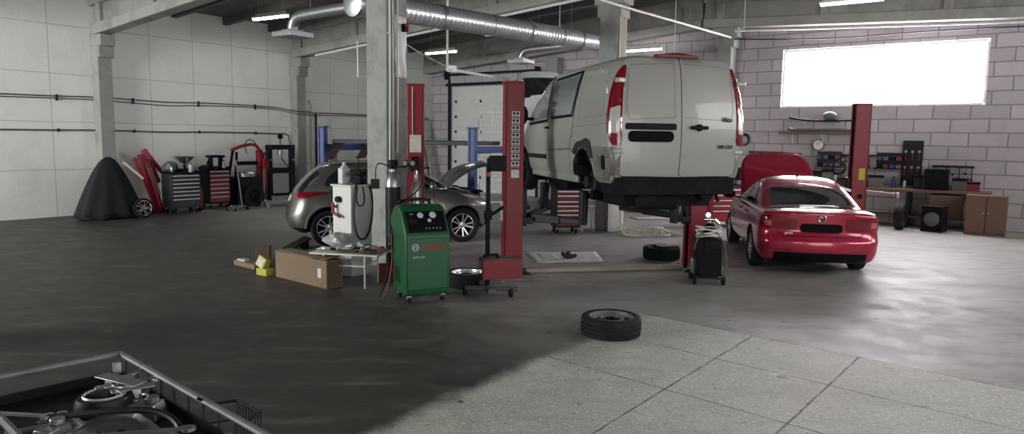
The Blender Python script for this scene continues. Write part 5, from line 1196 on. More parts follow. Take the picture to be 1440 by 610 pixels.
mb = MB(); mb.box((.0, -.01, 1.05), (.09, .10, .12)); mb.bar((.03, -.03, 1.05), (.20, -.06, 1.16), .05, .04); mb.build('slide_clamp', 'black', ht, bevel=.008)

# ================================================================== TYRES AND WHEELS
def lying(label, loc, r=.33, w=.20, rr=.205, rimmat='steel', rim=True, extra=None, group=None):
    t = thing('car_wheel' if rim else 'tyre', label, 'wheel' if rim else 'tyre', (loc.x, loc.y, w/2), 0, group)
    mb = MB(); h = w/2; N_ = 96
    base = [(rr+.003, -h*.86), (rr+.03, -h*.96), (r*.80, -h), (r*.93, -h*.96), (r*.975, -h*.86)]
    gro = []
    for k in range(4):
        a = -h*.74+k*h*.5*.74*2/2*1.0
    ys = [-.78, -.50, -.46, -.40, -.36, -.05, -.02, .04, .07, .36, .40, .46, .50, .78]
    rs = [r-.006, r, r-.010, r-.010, r, r, r-.010, r-.010, r, r, r-.010, r-.010, r, r-.006]
    mid = [(a, b*h) for a, b in zip(rs, ys)]
    prof = base+mid+[(a, -b) for a, b in base[::-1]]
    K = len(prof); vs = []; fs = []
    for i in range(N_):
        th = 2*PI*i/N_
        for j, (a, b) in enumerate(prof):
            cut_ = .007 if (i % 4 == 0 and (5 <= j <= 6 or K-7 <= j <= K-6)) else 0
            vs.append(Vector(((a-cut_)*math.cos(th), (a-cut_)*math.sin(th), b)))
    fs = [(i*K+j, ((i+1) % N_)*K+j, ((i+1) % N_)*K+(j+1) % K, i*K+(j+1) % K) for i in range(N_) for j in range(K)]
    mb.add(vs, fs); tt = mb.build('tread', 'rubber', t, ang=28)
    if rim:
        rb = MB()
        rb.lathe([(rr+.004, h*.84), (rr+.01, h*.92), (rr-.006, h*.94), (rr-.012, h*.70), (rr-.025, h*.45), (rr-.045, h*.10), (rr-.06, h*.05), (rr-.075, h*.30), (rr-.09, h*.62), (.108, h*.72), (.10, h*.60), (.085, h*.05), (.001, h*.0)], n=48, mi=0, mis=[0]*8+[1]*0+[0]*1+[0]*1+[1]*2)
        for k in range(16): a = 2*PI*k/16; q = Vector(((rr-.062)*math.cos(a), (rr-.062)*math.sin(a), h*.16)); rb.cyl(q, q+Vector((.012*math.cos(a), .012*math.sin(a), .02)), .013, n=8, mi=1)
        for k in range(5): a = 2*PI*k/5; q = Vector((.055*math.cos(a), .055*math.sin(a), 0)); rb.cyl(q, q+Vector((0, 0, .03)), .010, n=8, mi=1)
        rb.lathe([(rr-.01, -h*.8), (rr-.03, 0), (rr-.02, h*.5)], n=40, mi=1); rb.cyl((0, 0, -h*.4), (0, 0, -h*.35), rr-.03, n=40, mi=1)
        rb.build('rim', [rimmat, 'black'], t, ang=30)
    return t
g = G(859, 470); fwq = lying('car wheel lying flat in the open on the pale concrete slabs in the foreground', Vector((g.x, g.y+.02, 0)), .318, .205, .235, 'grey_plastic')
g = G(655, 403); lying('car wheel lying flat between the green machine and the headlight tester', Vector((g.x, g.y+.1, 0)), .32, .20, .205, 'galv')
g = G(932, 366); tw = lying('car wheel lying flat beside the right lift post, white rags on it', Vector((g.x+.02, g.y+.22, 0)), .32, .21, .205, 'dark_metal')
lump('rag', 'white crumpled rag on the wheel beside the right lift post', 'rag', (g.x+.05, g.y+.12, .215), (.13, .10, .035), 'white_clean', 21, 12, .3)
lump('rag', 'smaller pale rag at the right of the wheel beside the right lift post', 'rag', (g.x+.24, g.y+.22, .21), (.09, .06, .02), 'white_plastic', 22, 10, .3)
for i, (x, y, lab) in enumerate(((949, 374, 'short silver rod on the floor left of the right lift post'), (966, 381, 'silver lever on the floor in front of the right lift post'))):
    q = G(x, y); t = thing('steel_lever', lab, 'lever', q, R(40)); mb = MB(); mb.bar((-.10, 0, .03), (.10, 0, .05), .035, .03); mb.build('lever', 'galv', t, bevel=.008)
# floor mat with part
c4 = [G(740, 355.5), G(838, 354.5), G(849, 368.5), G(756, 370)]; cen = sum(c4, Vector())/4
mb = MB(); mb.grid(lambda u, v: (c4[0].lerp(c4[1], u)).lerp(c4[3].lerp(c4[2], u), v)-cen+Vector((0, 0, .008+.004*math.sin(11*u)*math.sin(5*v))), 16, 8)
mt = thing('floor_mat', 'flat white cardboard sheet laid on the floor between the lift posts', 'sheet', cen); mb.build('sheet', 'mat_white', mt, solid=.006)
mb = MB(); mb.grid(lambda u, v: (c4[0].lerp(c4[1], .12+.26*u)).lerp(c4[3].lerp(c4[2], .12+.26*u), .15+.6*v)-cen+Vector((0, 0, .017)), 4, 4); mb.build('printed_area', 'white_paint', mt, solid=.001)
t = thing('brake_part', 'small black greasy brake part lying on the white floor sheet', 'brake part', G(799, 364)); mb = MB(); mb.box((0, 0, .05), (.18, .10, .06)); mb.cyl((-.09, 0, .06), (-.09, 0, .12), .035); mb.cyl((.08, .02, .04), (.14, .05, .06), .03); mb.cyl((0, 0, .06), (.0, .03, .12), .04); mb.build('part', 'grime', t, bevel=.01)
sheet('paper_sheet', 'thin pale strip on the floor below the lift cable cover', 'paper', G(752, 389), R(5), .5, .12, 'skin_grey', .003)
# welder -------------------------------------------------------------------
g = G(997, 399); we = thing('welding_machine', 'black wheeled welding machine with loops of pale cable on top', 'welding machine', g+Vector((0, .15, 0)), R(-6))
mb = MB(); mb.box((0, 0, .38), (.33, .50, .56)); mb.build('case', 'black', we, bevel=.02)
mb = MB(); mb.box((.02, -.255, .55), (.22, .02, .20)); mb.build('front_plate', 'black', we, bevel=.006)
mb = MB(); mb.box((-.16, .15, .22), (.10, .2, .22)); mb.build('side_case', 'galv_flat', we, bevel=.01)
mb = MB(); rnd = random.Random(4)
for k in range(5):
    r = .15+.02*rnd.random(); z = .68+.03*k; ph = rnd.random()*6; mb.tube([(r*1.1*math.cos(ph+a*PI/6), r*1.1*math.sin(ph+a*PI/6), z+.02*math.sin(a+k)) for a in range(12)], .012, n=8, smooth=1)
mb.build('cable_loops', 'cable_white', we)
mb = MB(); mb.tube([(.12, -.1, .72), (.2, -.2, .6), (.24, -.22, .3), (.22, -.25, .14), (.1, -.28, .12)], .012, smooth=3); mb.tube([(-.1, -.15, .74), (-.2, -.25, .66), (-.22, -.2, .5)], .012, smooth=3); mb.build('torch_hose', 'cable_grey', we)
mb = MB(); mb.box((0, 0, .74), (.16, .12, .12)); mb.build('wire_feeder', 'black', we, bevel=.01)
for x in (-.2, .2):
    for y in (-.2, .2): mb = MB(); mb.cyl((x-.02, y, .075), (x+.02, y, .075), .075, n=20); mb.build('wheel', 'rubber', we)
t = thing('gas_cylinder', 'short black gas cylinder with chrome valve behind the welding machine', 'gas cylinder', Vector((3.03, 10.79, 0)))
MB().lathe([(.001, .0), (.13, .0), (.135, .03), (.135, .62), (.11, .74), (.05, .80), (.001, .80)], n=24).build('body', 'black', t)
mb = MB(); mb.cyl((0, 0, .8), (0, 0, .88), .025); mb.cyl((-.10, -.02, .86), (.09, -.02, .86), .016); mb.cyl((-.05, -.02, .93), (-.05, -.05, .93), .04, n=16); mb.cyl((.05, -.04, .86), (.12, -.04, .80), .025); mb.build('valve', 'chrome', t)
# extension cable heap -------------------------------------------------------
t = thing('extension_cable', 'pale extension cable heaped on the floor beside the second column', 'cable'); g = G(893, 330); rnd = random.Random(9); pts = []
for k in range(40):
    a = k*.62; r = .22+.25*rnd.random(); pts.append((g.x+.10+r*1.5*math.cos(a)+.12*rnd.random(), g.y+r*1.1*math.sin(a), .02+.22*rnd.random()**2))
top = G(868, 330); pts = [Vector((top.x, top.y-.05, .82)), Vector((top.x+.03, top.y-.1, .5)), Vector((top.x-.02, top.y-.12, .2))]+pts+[Vector((g.x+.9, g.y+.0, .02)), Vector((g.x+1.05, g.y-.1, .02)), Vector((g.x+.75, g.y-.15, .02))]
mb = MB(); mb.tube(pts, .021, n=6, smooth=2); mb.build('cable', 'cable_white', t)
mb = MB(); q = pts[0]; mb.box(q+Vector((0, 0, .05)), (.12, .08, .10)); mb.build('socket', 'white_clean', t, bevel=.01)
mb = MB(); mb.tube([q+Vector((.04, 0, 0)), q+Vector((.1, -.03, -.25)), q+Vector((.02, -.05, -.45)), q+Vector((.14, -.1, -.78))], .011, smooth=3); mb.build('second_cable', 'cable_white', t)
t = thing('cable_box', 'white boxed-in socket panel at the foot of the second column', 'socket panel', G(866, 327)+Vector((0, .12, 0)), GA); mb = MB(); mb.box((0, 0, .45), (.10, .34, .9)); mb.build('panel', 'white_clean', t, bevel=.01)
t = thing('step_stool', 'white metal step stool between the wheeled tool cabinet and the second column', 'stool', G(826, 325)+Vector((0, .1, 0)), R(10))
for a in (-1, 1):
    for b in (-1, 1): mb = MB(); mb.cyl((a*.14, b*.12, 0), (a*.11, b*.09, .55), .014, n=8); mb.build('leg', 'white_clean', t)
mb = MB(); mb.box((0, 0, .56), (.30, .26, .03)); mb.build('seat', 'white_clean', t, bevel=.01); mb = MB(); mb.box((0, -.1, .28), (.24, .08, .02)); mb.build('step', 'white_clean', t)
# ================================================================== FAR SIDE
# aluminium step ladder in front of the gate
q1 = PY(672, 250, 19.4); t = thing('step_ladder', 'white aluminium platform ladder standing before the far gate, left of the red post', 'ladder', (q1.x, 19.4, 0), R(3))
for x in (0, .78): mb = MB(); mb.bar((x, 0, 0), (x+(.05 if x == 0 else -.05), .35, 2.75), .035, .06); mb.build('rail', 'white_clean', t)
for x in (.03, .75): mb = MB(); mb.bar((x, 1.0, 0), (x, .42, 2.55), .03, .05); mb.build('back_rail', 'dark_metal', t)
mb = MB(); 
for k in range(1, 9): z = .3*k; mb.box((.39, .35*z/2.75, z), (.74, .06, .035))
mb.build('treads', 'white_clean', t)
mb = MB(); mb.bar((.35, .3, 1.9), (.40, .34, 2.75), .03, .03); mb.bar((.0, .3, 2.74), (.78, .3, 2.74), .04, .04); mb.build('top_frame', 'white_clean', t)
for i, (u0, lab) in enumerate(((18.4, 'old ladder leaning on the left wall near the far corner'), (19.5, 'second ladder leaning on the left wall, closest to the far corner'))):
    t = thing('ladder', lab, 'ladder', W(u0, VL-.75, 0), GA)
    for s in (0, .42): mb = MB(); mb.bar((s, 0, 0), (s, .62, 3.0-.25*i), .03, .07); mb.build('rail', 'wood' if i else 'galv_flat', t)
    mb = MB()
    for k in range(1, 9): z = .33*k; mb.bar((0, .62*z/3.0, z), (.42, .62*z/3.0, z), .03, .03)
    mb.build('rungs', 'wood' if i else 'galv_flat', t)
# low dark items behind the van, by the far wall
sp = W(UF-1.2, 8.6); 
t = thing('pallet_truck', 'dark hand pallet truck on the far floor, seen left under the raised van', 'pallet truck', Vector((.85, 17.6, 0)), R(5))
for s in (-.2, .2): mb = MB(); mb.box((0, s, .14), (1.2, .16, .05)); mb.build('fork', 'dark_metal', t)
mb = MB(); mb.box((.7, 0, .2), (.2, .5, .3)); mb.bar((.75, 0, .3), (.95, 0, 1.1), .04, .04); mb.build('tiller', 'black', t, bevel=.01)
mb = MB(); mb.cyl((-.5, -.2, .06), (-.5, .2, .06), .06); mb.cyl((.8, -.1, .1), (.8, .1, .1), .1); mb.build('wheel', 'rubber', t)
q = G(920, 307); sheet('cardboard_sheet', 'large pale sheet lying on the far floor under the raised van', 'cardboard', q, R(8), 1.2, .55, 'white_plastic', .01)
for i, (x, y, m_, s_, lab) in enumerate(((880, 297, 'yellow', (.30, .2, .14), 'yellow and dark small box on the far floor under the van'), (905, 298, 'blue_paint', (.4, .35, .55), 'dark blue crate on the far floor under the van'), (932, 299, 'grey_plastic', (.5, .35, .3), 'grey bin on the far floor under the van'), (858, 297, 'black', (.4, .3, .4), 'black crate on the far floor left of the yellow box'))):
    q = G(x, y); t = thing('storage_crate', lab, 'crate', q, R(10+7*i)); mb = MB(); w, d, h = s_
    mb.box((0, 0, .02), (w, d, .03)); 
    for s in (1, -1): mb.box((0, s*d/2, h/2), (w, .02, h)); mb.box((s*w/2, 0, h/2), (.02, d, h)); mb.box((s*(w/2+.01), 0, h*.9), (.03, d, .03)); mb.box((0, s*(d/2+.01), h*.9), (w, .03, .03))
    mb.build('crate', m_, t, bevel=.004)
    t['category'] = 'crate'
# far wall work area right of the pillar ------------------------------------
FW = UF-.02
t = thing('wall_clock', 'round white wall clock under the wall shelf, above the red bonnet', 'clock', W(FW-.02, 4.72, 1.98), GA)
mb = MB(); mb.cyl((0, 0, 0), (-.04, 0, 0), .15, n=32); mb.build('rim', 'grey_plastic', t); mb = MB(); mb.cyl((-.041, 0, 0), (-.046, 0, 0), .13, n=32); mb.build('face', 'white_clean', t)
mb = MB(); mb.bar((-.05, 0, 0), (-.05, -.05, .07), .008, .006); mb.bar((-.05, 0, 0), (-.05, .06, .05), .01, .006); mb.build('hands', 'black', t)
t = thing('wall_shelf', 'wooden shelf on brackets on the block wall above the clock', 'shelf', W(FW, 4.6, 2.30), GA)
mb = MB(); mb.box((-.2, 0, 0), (.38, 2.2, .04)); mb.build('board', 'wood', t, bevel=.004)
for y in (-.8, 0, .8): mb = MB(); mb.bar((-.02, y, -.3), (-.02, y, 0), .03, .03); mb.bar((-.02, y, -.3), (-.34, y, -.02), .02, .02); mb.build('bracket', 'white_paint', t)
t = thing('spare_bumper', 'long grey bumper section lying on the wall shelf', 'bumper', W(FW-.2, 4.6, 2.345), GA)
mb = MB(); mb.tube([(-.1, -.75, .03), (.02, -.6, .03), (.06, 0, .04), (.02, .65, .03), (-.12, .85, .06)], .045, n=12, smooth=2); mb.build('bumper', 'grey_plastic', t)
t = thing('exhaust_pipe', 'dark exhaust pipe with silencer hung on the block wall above the shelf', 'exhaust', W(FW-.15, 4.6, 2.62), GA)
mb = MB(); mb.tube([(0, -.7, .02), (0, -.2, .0), (0, .5, .02), (0, .9, .10)], .03, n=10, smooth=2); mb.build('pipe', 'dark_metal', t); mb = MB(); mb.sphere((0, -.15, .14), .14, 10, sc=(.7, 1.3, .8)); mb.build('silencer', 'grey_plastic', t)
mb = MB()
for y in (-.5, .5): mb.bar((.0, y, -.03), (.14, y, -.03), .02, .02)
mb.build('hook', 'steel', t)
# peg board, small wall items
t = thing('tool_board', 'tall dark board hung with tools on the block wall, right of the yellow-labelled lift post', 'tool board', W(FW-.03, 2.45, 1.55), GA)
mb = MB(); mb.box((0, 0, 0), (.04, .46, 1.15)); mb.build('board', 'dark_metal', t, bevel=.005)
for k in range(6):
    mb = MB(); y = -.15+.15*(k % 3); z = .3-.4*(k//3); mb.bar((-.04, y, z), (-.04, y, z-.22), .02, .02, mi=1); mb.cyl((-.03, y, z), (-.06, y, z), .035, n=12); mb.build('tool', ['steel', 'red_dull'], t)
def hook_tools(label, v, z, n, w, group):
    t = thing('tool_rack', label, 'tool rack', W(FW-.03, v, z), GA)
    mb = MB(); mb.box((0, 0, 0), (.03, w, .05)); mb.build('rail', 'dark_metal', t); rnd = random.Random(int(v*10))
    for k in range(n):
        y = -w/2+.05+(w-.1)*k/(n-1); l = .12+.16*rnd.random(); mb = MB(); mb.bar((-.03, y, -.02), (-.03, y, -.02-l), .025, .02, mi=k % 2); mb.cyl((-.03, y, -.02-l), (-.03, y, -.07-l), .03, n=8, mi=0); mb.build('hand_tool', ['dark_metal', 'steel'], t)
    return t
hook_tools('row of dark hand tools hung on the block wall right of the clock', 3.65, 1.72, 8, 1.1, 0)
hook_tools('row of hand tools hung on the block wall at the right edge', 1.55, 1.50, 7, .9, 0)
hook_tools('short row of tools hung on the wall just right of the white van', 6.35, 1.75, 5, .5, 0)
t = thing('wall_box', 'small grey switch box on the block wall left below the clock', 'switch box', W(FW-.06, 5.25, 1.62), GA); mb = MB(); mb.box((0, 0, 0), (.1, .2, .26)); mb.build('box', 'grey_plastic', t, bevel=.01); mb = MB(); mb.cyl((-.05, 0, .03), (-.08, 0, .03), .04); mb.build('dial', 'white_plastic', t)
# workbench along the far wall
wb = thing('workbench', 'long dark workbench along the block wall under the bright window', 'workbench', W(UF-.45, 3.2, 0), GA)
mb = MB(); mb.box((0, 0, .90), (.7, 5.0, .06)); mb.build('bench_top', 'wood', wb, bevel=.006)
for y in (-2.4, -.8, .8, 2.4):
    for x in (-.3, .3): mb = MB(); mb.box((x, y, .435), (.07, .07, .87)); mb.build('leg', 'dark_metal', wb)
mb = MB(); mb.box((0, 0, .25), (.6, 4.9, .04)); mb.build('lower_shelf', 'wood', wb)
mb = MB(); mb.box((-.02, -1.6, .55), (.6, .7, .55)); mb.build('cupboard', 'wood', wb, bevel=.008)
WBL = W(UF-.45, 3.2, 0)
def wbp(x, y, z=.93): return place(WBL, GA, x, y, z)
kinds = [('bench_grinder', 'bench grinder'), ('bottle', 'bottle'), ('storage_box', 'box'), ('bench_vice', 'vice'), ('battery_charger', 'charger')]
def grinder(label, loc):
    t = thing('bench_grinder', label, 'bench grinder', loc, GA); mb = MB(); mb.cyl((0, -.12, .18), (0, .12, .18), .09, n=18); mb.box((0, 0, .05), (.16, .18, .10)); mb.build('motor', 'dark_metal', t, bevel=.008)
    for s in (1, -1): mb = MB(); mb.cyl((0, s*.14, .18), (0, s*.18, .18), .10, n=20); mb.build('wheel', 'grey_plastic', t)
grinder('bench grinder at the left end of the long workbench', wbp(-.1, 2.2)); grinder('bench grinder on the workbench below the row of tools', wbp(-.05, .5))
def boxy(label, loc, s_, m_, rz=0):
    t = thing('storage_box', label, 'box', loc, GA+rz); mb = MB(); mb.box((0, 0, s_[2]/2), s_); mb.build('box', m_, t, bevel=.01); mb = MB(); mb.box((0, 0, s_[2]*.9), (s_[0]+.015, s_[1]+.015, s_[2]*.2)); mb.build('lid', 'black', t, bevel=.005); return t
boxy('black boxed machine on the workbench right of the third lift post', wbp(0, -1.35), (.4, .5, .5), 'black')
boxy('grey box on the workbench just left of the third lift post', wbp(.05, .0), (.3, .35, .3), 'grey_plastic', .2)
boxy('dark box on the workbench behind the raised red bonnet', wbp(.1, 1.5), (.35, .45, .35), 'dark_metal')
boxy('small red box at the right end of the long workbench', wbp(.1, -2.1), (.25, .3, .22), 'red_dull')
for i, (y, h, m_, lab) in enumerate(((1.0, .30, 'white_plastic', 'tall white bottle on the workbench behind the red saloon roof'), (.25, .24, 'dark_metal', 'dark bottle on the workbench behind the red saloon roof'), (-.4, .28, 'blue_paint', 'blue bottle on the workbench beside the third lift post'), (-.65, .22, 'galv_flat', 'silver bottle on the workbench beside the third lift post'), (1.85, .26, 'red_dull', 'red bottle on the workbench left of the dark box'))):
    jar('bottle', lab, 'bottle', wbp(.12, y), .05, h, m_)
t = thing('loudspeaker', 'black loudspeaker with a pale cone on the floor before the workbench, right of the saloon', 'loudspeaker', W(UF-1.35, 1.75, 0), GA-R(10))
mb = MB(); mb.box((0, 0, .30), (.4, .45, .6)); mb.build('cabinet', 'black', t, bevel=.01); mb = MB(); mb.lathe([(.001, .03), (.05, .03), (.13, .0), (.16, .0), (.17, -.02)], (-.21, 0, .30), (-1, 0, 0), n=28); mb.build('cone', 'grey_plastic', t); mb = MB(); mb.lathe([(.001, .0), (.05, .0), (.07, -.02)], (-.235, 0, .30), (-1, 0, 0), n=20); mb.build('dust_cap', 'white_clean', t)
t = thing('car_wheel', 'wheel leaning by the workbench behind the rear of the red saloon', 'wheel', W(UF-1.5, 2.45, .31), GA); wheel(t, (0, 0, 0), .31, .2, .2, -1, 'steel', 'dark_metal', 'tyre')
t = thing('wooden_cupboard', 'reddish wooden cupboard on the floor at the right end of the workbench', 'cupboard', W(UF-1.15, .75, 0), GA); mb = MB(); mb.box((0, 0, .45), (.5, .8, .9)); mb.build('body', 'wood', t, bevel=.01)
for s in (1, -1): mb = MB(); mb.box((-.26, s*.2, .45), (.02, .37, .8)); dd = mb.build('door', 'wood', t, bevel=.004); mb = MB(); mb.cyl((-.27, s*.05, .5), (-.30, s*.05, .5), .015); mb.build('knob', 'steel', dd)
# yellow tub and bucket on a stand at the van right edge
t = thing('tool_trolley', 'dark trolley with an orange tray by the wall, right of the raised white van', 'trolley', W(UF-.9, 6.45, 0), GA)
for z in (.45, 1.35): mb = MB(); mb.box((0, 0, z), (.5, .6, .05)); mb.build('tray', 'dark_metal' if z < 1 else 'yellow', t, bevel=.01)
for a in (-1, 1):
    for b in (-1, 1): mb = MB(); mb.box((a*.22, b*.27, .70), (.03, .03, 1.3)); mb.build('upright', 'dark_metal', t)
mb = MB(); mb.box((0, 0, 1.15), (.42, .5, .34)); mb.build('drawer_box', 'black', t, bevel=.01)
mb = MB()
for a in (-1, 1): mb.cyl((a*.22, -.27, .05), (a*.22, .27, .05), .05)
mb.build('wheel', 'rubber', t)
# ================================================================== FRONT LEFT TROLLEY
r0 = PY(228, 530, 3.30); r1 = PY(372, 611, 2.72); ztop = .95
r0 = G(228, 530, ztop); r1 = G(372, 611, ztop); dd_ = (r1-r0); r1 = r1+dd_*.4; r0 = r0-dd_*.55; dd_.normalize(); inn = Vector((dd_.y, -dd_.x, 0))
if inn.x > 0: inn = -inn
Lt = (r1-r0).length; at_ = math.atan2(dd_.y, dd_.x)
trl = thing('parts_trolley', 'grey steel trolley heaped with dirty parts in the near left corner', 'trolley', (r0.x, r0.y, 0), at_)
sy = 1 if Matrix.Rotation(-at_, 3, 'Z') .__matmul__(inn).y > 0 else -1
Wt = .62
mb = MB()
mb.tube([(0, 0, ztop), (Lt, 0, ztop), (Lt, sy*Wt, ztop), (0, sy*Wt, ztop), (0, 0, ztop)], .016, n=10); mb.build('rim_rail', 'rail_grey', trl)
mb = MB(); mb.box((Lt/2, sy*Wt/2, ztop-.13), (Lt-.03, Wt-.03, .015))
for y in (.01, Wt-.01): mb.box((Lt/2, sy*y, ztop-.12), (Lt, .012, .08))
for x in (.01, Lt-.01): mb.box((x, sy*Wt/2, ztop-.12), (.012, Wt, .08))
mb.build('tray', 'dark_metal', trl)
mb = MB(); mb.box((Lt/2, sy*Wt/2, .30), (Lt-.06, Wt-.06, .015)); mb.build('lower_tray', 'dark_metal', trl)
for x in (.03, Lt-.03):
    for y in (.03, Wt-.03): mb = MB(); mb.box((x, sy*y, ztop/2), (.03, .03, ztop-.06)); mb.build('leg', 'steel', trl)
for x in (.05, Lt-.05):
    for y in (.05, Wt-.05): mb = MB(); mb.cyl((x-.012, sy*y, .04), (x+.012, sy*y, .04), .04); mb.build('caster', 'rubber', trl)
mb = MB()
for k in range(int(Lt/.14)): mb.bar((.07+.14*k, 0, ztop), (.07+.14*k, 0, ztop-.10), .008, .008)
mb.build('rail_post', 'dark_metal', trl)
def trp(x, y, z=ztop-.15): return Vector((r0.x, r0.y, 0))+Matrix.Rotation(at_, 3, 'Z') @ Vector((x, sy*y, z))
# wire basket hooked on the outside
wbk = thing('wire_basket', 'black wire basket hooked on the outer side of the near trolley', 'basket', trp(.0, 0, 0), at_)
x0 = Lt*.52; mb = MB(); o_ = -sy
for z in (ztop-.02, ztop-.10, ztop-.18, ztop-.26): mb.tube([(x0, 0, z), (x0+.04, o_*.12, z), (x0+.24, o_*.12, z), (x0+.30, 0, z)], .0035 if z < ztop-.03 else .006, n=6)
for k in range(9): x = x0+.04+.025*k; mb.bar((x, o_*.12, ztop-.02), (x, o_*.12, ztop-.26), .003, .003); mb.bar((x, o_*.12, ztop-.26), (x, 0, ztop-.26), .003, .003)
mb.build('wire_mesh', 'black', wbk); mb = MB(); mb.tube([(x0+.02, 0, ztop), (x0-.02, sy*.03, ztop+.02), (x0+.0, -sy*.03, ztop-.03)], .006, smooth=1); mb.build('hook', 'black', wbk)
# heap on the trolley
def on_trolley_pan():
    t = thing('brake_drum', 'dark round brake drum in an angular metal bracket at the left of the near trolley', 'brake drum', trp(.50, .24, ztop-.15), at_)
    MB().lathe([(.001, .10), (.06, .10), (.07, .13), (.105, .13), (.115, .10), (.12, .0), (.125, 0), (.125, -.0)], n=32).build('drum', 'dark_metal', t)
    mb = MB(); mb.tube([(.08*math.cos(a*.3), .08*math.sin(a*.3), .135) for a in range(22)], .006, n=6); mb.build('rim_ring', 'galv', t)
on_trolley_pan()
t = thing('metal_bracket', 'pale angular sheet metal bracket lying over the drum at the left of the near trolley', 'bracket', trp(.46, .14, ztop+.0), at_)
mb = MB(); mb.box((-.06, 0, 0), (.26, .07, .006), rz=.3); mb.box((.08, .0, -.005), (.05, .17, .006), rz=-.2); mb.box((.09, .06*sy, -.05), (.05, .006, .10), rz=.1); mb.build('bracket', 'galv_flat', t, bevel=.002)
t = thing('sheet_panel', 'dark grey folded metal panel in the middle of the near trolley', 'panel', trp(.78, .36, ztop-.115), at_+.2)
mb = MB(); mb.grid(lambda u, v: Vector(((u-.5)*.42, (v-.5)*.3, .05*math.sin(3*u)+.03*v)), 8, 6); mb.build('panel', 'steel', t, solid=.006)
rnd = random.Random(31)
for i in range(30):
    x = .35+rnd.random()*(Lt-.55); y = .06+rnd.random()*.5; l = .09+.12*rnd.random(); a = rnd.random()*3
    mt_ = rnd.choice(['chrome', 'steel', 'galv', 'dark_metal', 'steel'])
    t = thing('loose_tool', 'loose metal tool among the heap on the near left trolley', 'tool', trp(x, y, ztop-.105+.09*rnd.random()), at_+a, 'loose tools on the near trolley')
    mb = MB(); mb.bar((-l, 0, .01), (l, 0, .015), .018, .01); mb.lathe([(.012, 0), (.026, 0), (.026, .012), (.012, .012)], (l, 0, .008), (0, 0, 1), n=12, closed=True); mb.lathe([(.010, 0), (.020, 0), (.020, .012), (.010, .012)], (-l, 0, .006), (0, 0, 1), n=12, closed=True); mb.build('shank', mt_, t)
for i in range(4):
    x = .6+rnd.random()*(Lt-.8); y = .1+rnd.random()*.4
    o = lump('oily_rag', 'dark oily rag in the heap on the near left trolley', 'rag', trp(x, y, ztop-.12), (.06+.03*rnd.random(), .05, .03), 'cloth_black', 40+i, 10, .4); o['group'] = 'oily rags on the near trolley'
t = thing('screwdriver', 'red-handled tool at the front of the near trolley', 'screwdriver', trp(.98, .22, ztop-.09), at_+.6)
mb = MB(); mb.cyl((-.07, 0, 0), (.05, 0, .0), .018, .014, n=12); mb.build('handle', 'red_dull', t); mb = MB(); mb.cyl((.05, 0, 0), (.2, 0, 0), .005, n=8); mb.build('blade', 'chrome', t)
t = thing('rubber_hose', 'black rubber hose arching across the near left trolley', 'hose'); mb = MB(); mb.tube([trp(.5, .45, ztop-.06), trp(.7, .3, ztop-.02), trp(.85, .16, ztop-.01), trp(1.0, .12, ztop-.05), trp(1.12, .2, ztop-.13)], .014, smooth=3); mb.build('hose', 'cable_black', t)

for i, (x, y, m_, w, d, h, lab) in enumerate(((.36, .12, 'galv_flat', .16, .12, .10, 'pale metal box at the far left end of the near trolley'), (.62, .12, 'steel', .14, .10, .07, 'small dull metal housing beside the drum on the near trolley'), (.98, .42, 'dark_metal', .22, .14, .08, 'dark flat casing at the front of the near trolley'), (.66, .48, 'galv_flat', .12, .09, .08, 'pale small casing deep in the near trolley'))):
    t = thing('metal_housing', lab, 'metal part', trp(x, y, ztop-.12), at_+i*.7); mb = MB(); mb.box((0, 0, h/2), (w, d, h), taper=.85); mb.cyl((w*.2, 0, h), (w*.2, 0, h+.025), d*.3, n=18); mb.cyl((-w*.3, 0, h), (-w*.3, 0, h+.01), .015, n=8); mb.build('housing', m_, t, bevel=.006)

# dark clutter along the far workbench and on the wall above it
rnd = random.Random(77)
extra = [(-.1, 2.35, (.2, .25, .35), 'black', 'black box beside the bench grinder at the left end of the workbench'), (.0, 1.15, (.3, .22, .42), 'grey_plastic', 'grey upright case on the workbench behind the saloon roof'), (-.1, .75, (.25, .16, .2), 'dark_metal', 'low dark case between the bottles and grinder on the workbench'),
         (.05, -.95, (.25, .2, .34), 'dark_metal', 'tall dark case left of the black boxed machine on the workbench'), (.0, -1.85, (.3, .28, .3), 'grey_plastic', 'grey case between the black machine and small red box on the workbench')]
for x, y, s_, m_, lab in extra: boxy(lab, wbp(x, y), s_, m_, rnd.uniform(-.2, .2))
for i, (v, z, lab) in enumerate(((5.55, 1.30, 'dark coiled hose hung on the wall left of the clock, above the red bonnet'), (4.15, 1.38, 'dark coiled hose hung on the wall right of the clock'), (6.75, 2.1, 'dark coiled hose hung on the wall beside the pillar'))):
    t = thing('coiled_hose', lab, 'hose', W(FW-.08, v, z), GA)
    for k in range(3):
        mb = MB(); mb.tube([(-.02*k, (.17-.012*k)*math.cos(a*PI/9), (.17-.012*k)*math.sin(a*PI/9)-.01*k) for a in range(19)], .016, n=8); mb.build('coil', 'cable_black', t)
    mb = MB(); mb.bar((.05, 0, .17), (-.08, 0, .17), .02, .02); mb.build('hook', 'steel', t)
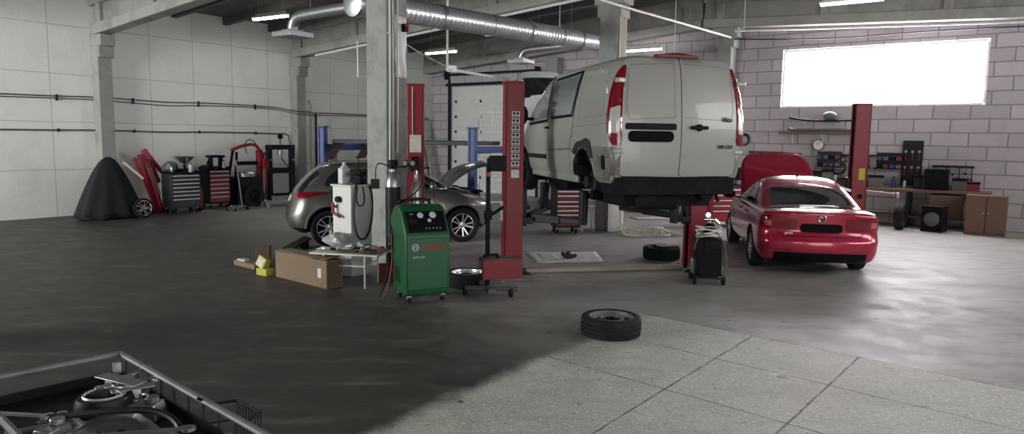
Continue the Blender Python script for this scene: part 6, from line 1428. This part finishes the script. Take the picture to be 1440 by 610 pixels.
for i, (v, lab) in enumerate(((4.4, 'left one of two dark parts racks on the workbench wall'), (2.95, 'right one of two dark parts racks on the workbench wall'))):
    t = thing('parts_rack', lab, 'parts rack', W(FW-.12, v, 1.40), GA)
    mb = MB(); mb.box((0, 0, .2), (.03, .6, .42)); mb.box((-.08, 0, .0), (.18, .6, .02)); mb.box((-.08, 0, .2), (.18, .6, .02)); mb.build('frame', 'dark_metal', t)
    for k in range(4):
        for j in range(2): mb = MB(); mb.box((-.08, -.22+.145*k, .06+.2*j), (.14, .11, .09), taper=1.1); mb.build('bin', ['grey_plastic', 'blue_paint', 'red_dull', 'black'][(k+2*j) % 4], t, bevel=.005)

# more litter on the low table
sheet('cardboard_sheet', 'folded brown cardboard strip along the front edge of the low table', 'cardboard', tp(-.02, -.15, .475), R(8), .34, .16, 'card', .02, ph=4)
sheet('paper_sheet', 'dark printed magazine at the front right of the low table', 'paper', tp(.30, -.15, .475), R(12), .24, .17, 'card_dark', .012, ph=5)
sheet('paper_sheet', 'white crumpled paper at the back right of the low table', 'paper', tp(.18, .17, .50), R(-30), .22, .16, 'paper', .03, ph=6)
for i, (x, y, m_, lab) in enumerate(((.10, -.05, 'black', 'black cap lying on the papers at the centre of the low table'), (.20, -.06, 'chrome', 'bright ring lying right of centre on the low table'), (-.18, -.18, 'black', 'black clamp at the left front edge of the low table'), (.40, .12, 'red_dull', 'red plastic cap at the back right corner of the low table'))):
    t = thing('small_part', lab, 'metal part', tp(x, y, .505), i); mb = MB(); mb.lathe([(.02, 0), (.04, 0), (.04, .025), (.02, .025)], n=20, closed=True); mb.bar((.03, 0, .012), (.10, .01, .014), .016, .014); mb.build('body', m_, t)
fitting(380, 25, 5.0, 'lit fluorescent tube light above the left white wall, left of the thin duct hood', ang=R(4))
fitting(620, 74, 4.75, 'lit fluorescent tube light in front of the far sectional gate')
fitting(897, 71, 4.7, 'lit fluorescent tube light just above the white van roof', l=1.5)
fitting(1197, 3, 5.1, 'lit fluorescent tube light at the top, above the bright window')
scene.world = bpy.data.worlds.new('w'); scene.world.use_nodes = True
scene.world.node_tree.nodes['Background'].inputs[0].default_value = (.8, .9, 1, 1); scene.world.node_tree.nodes['Background'].inputs[1].default_value = .5
scene.view_settings.view_transform = 'Standard'; scene.view_settings.look = 'None'; scene.view_settings.gamma = 1; scene.view_settings.exposure = .12
scene.view_settings.use_curve_mapping = False
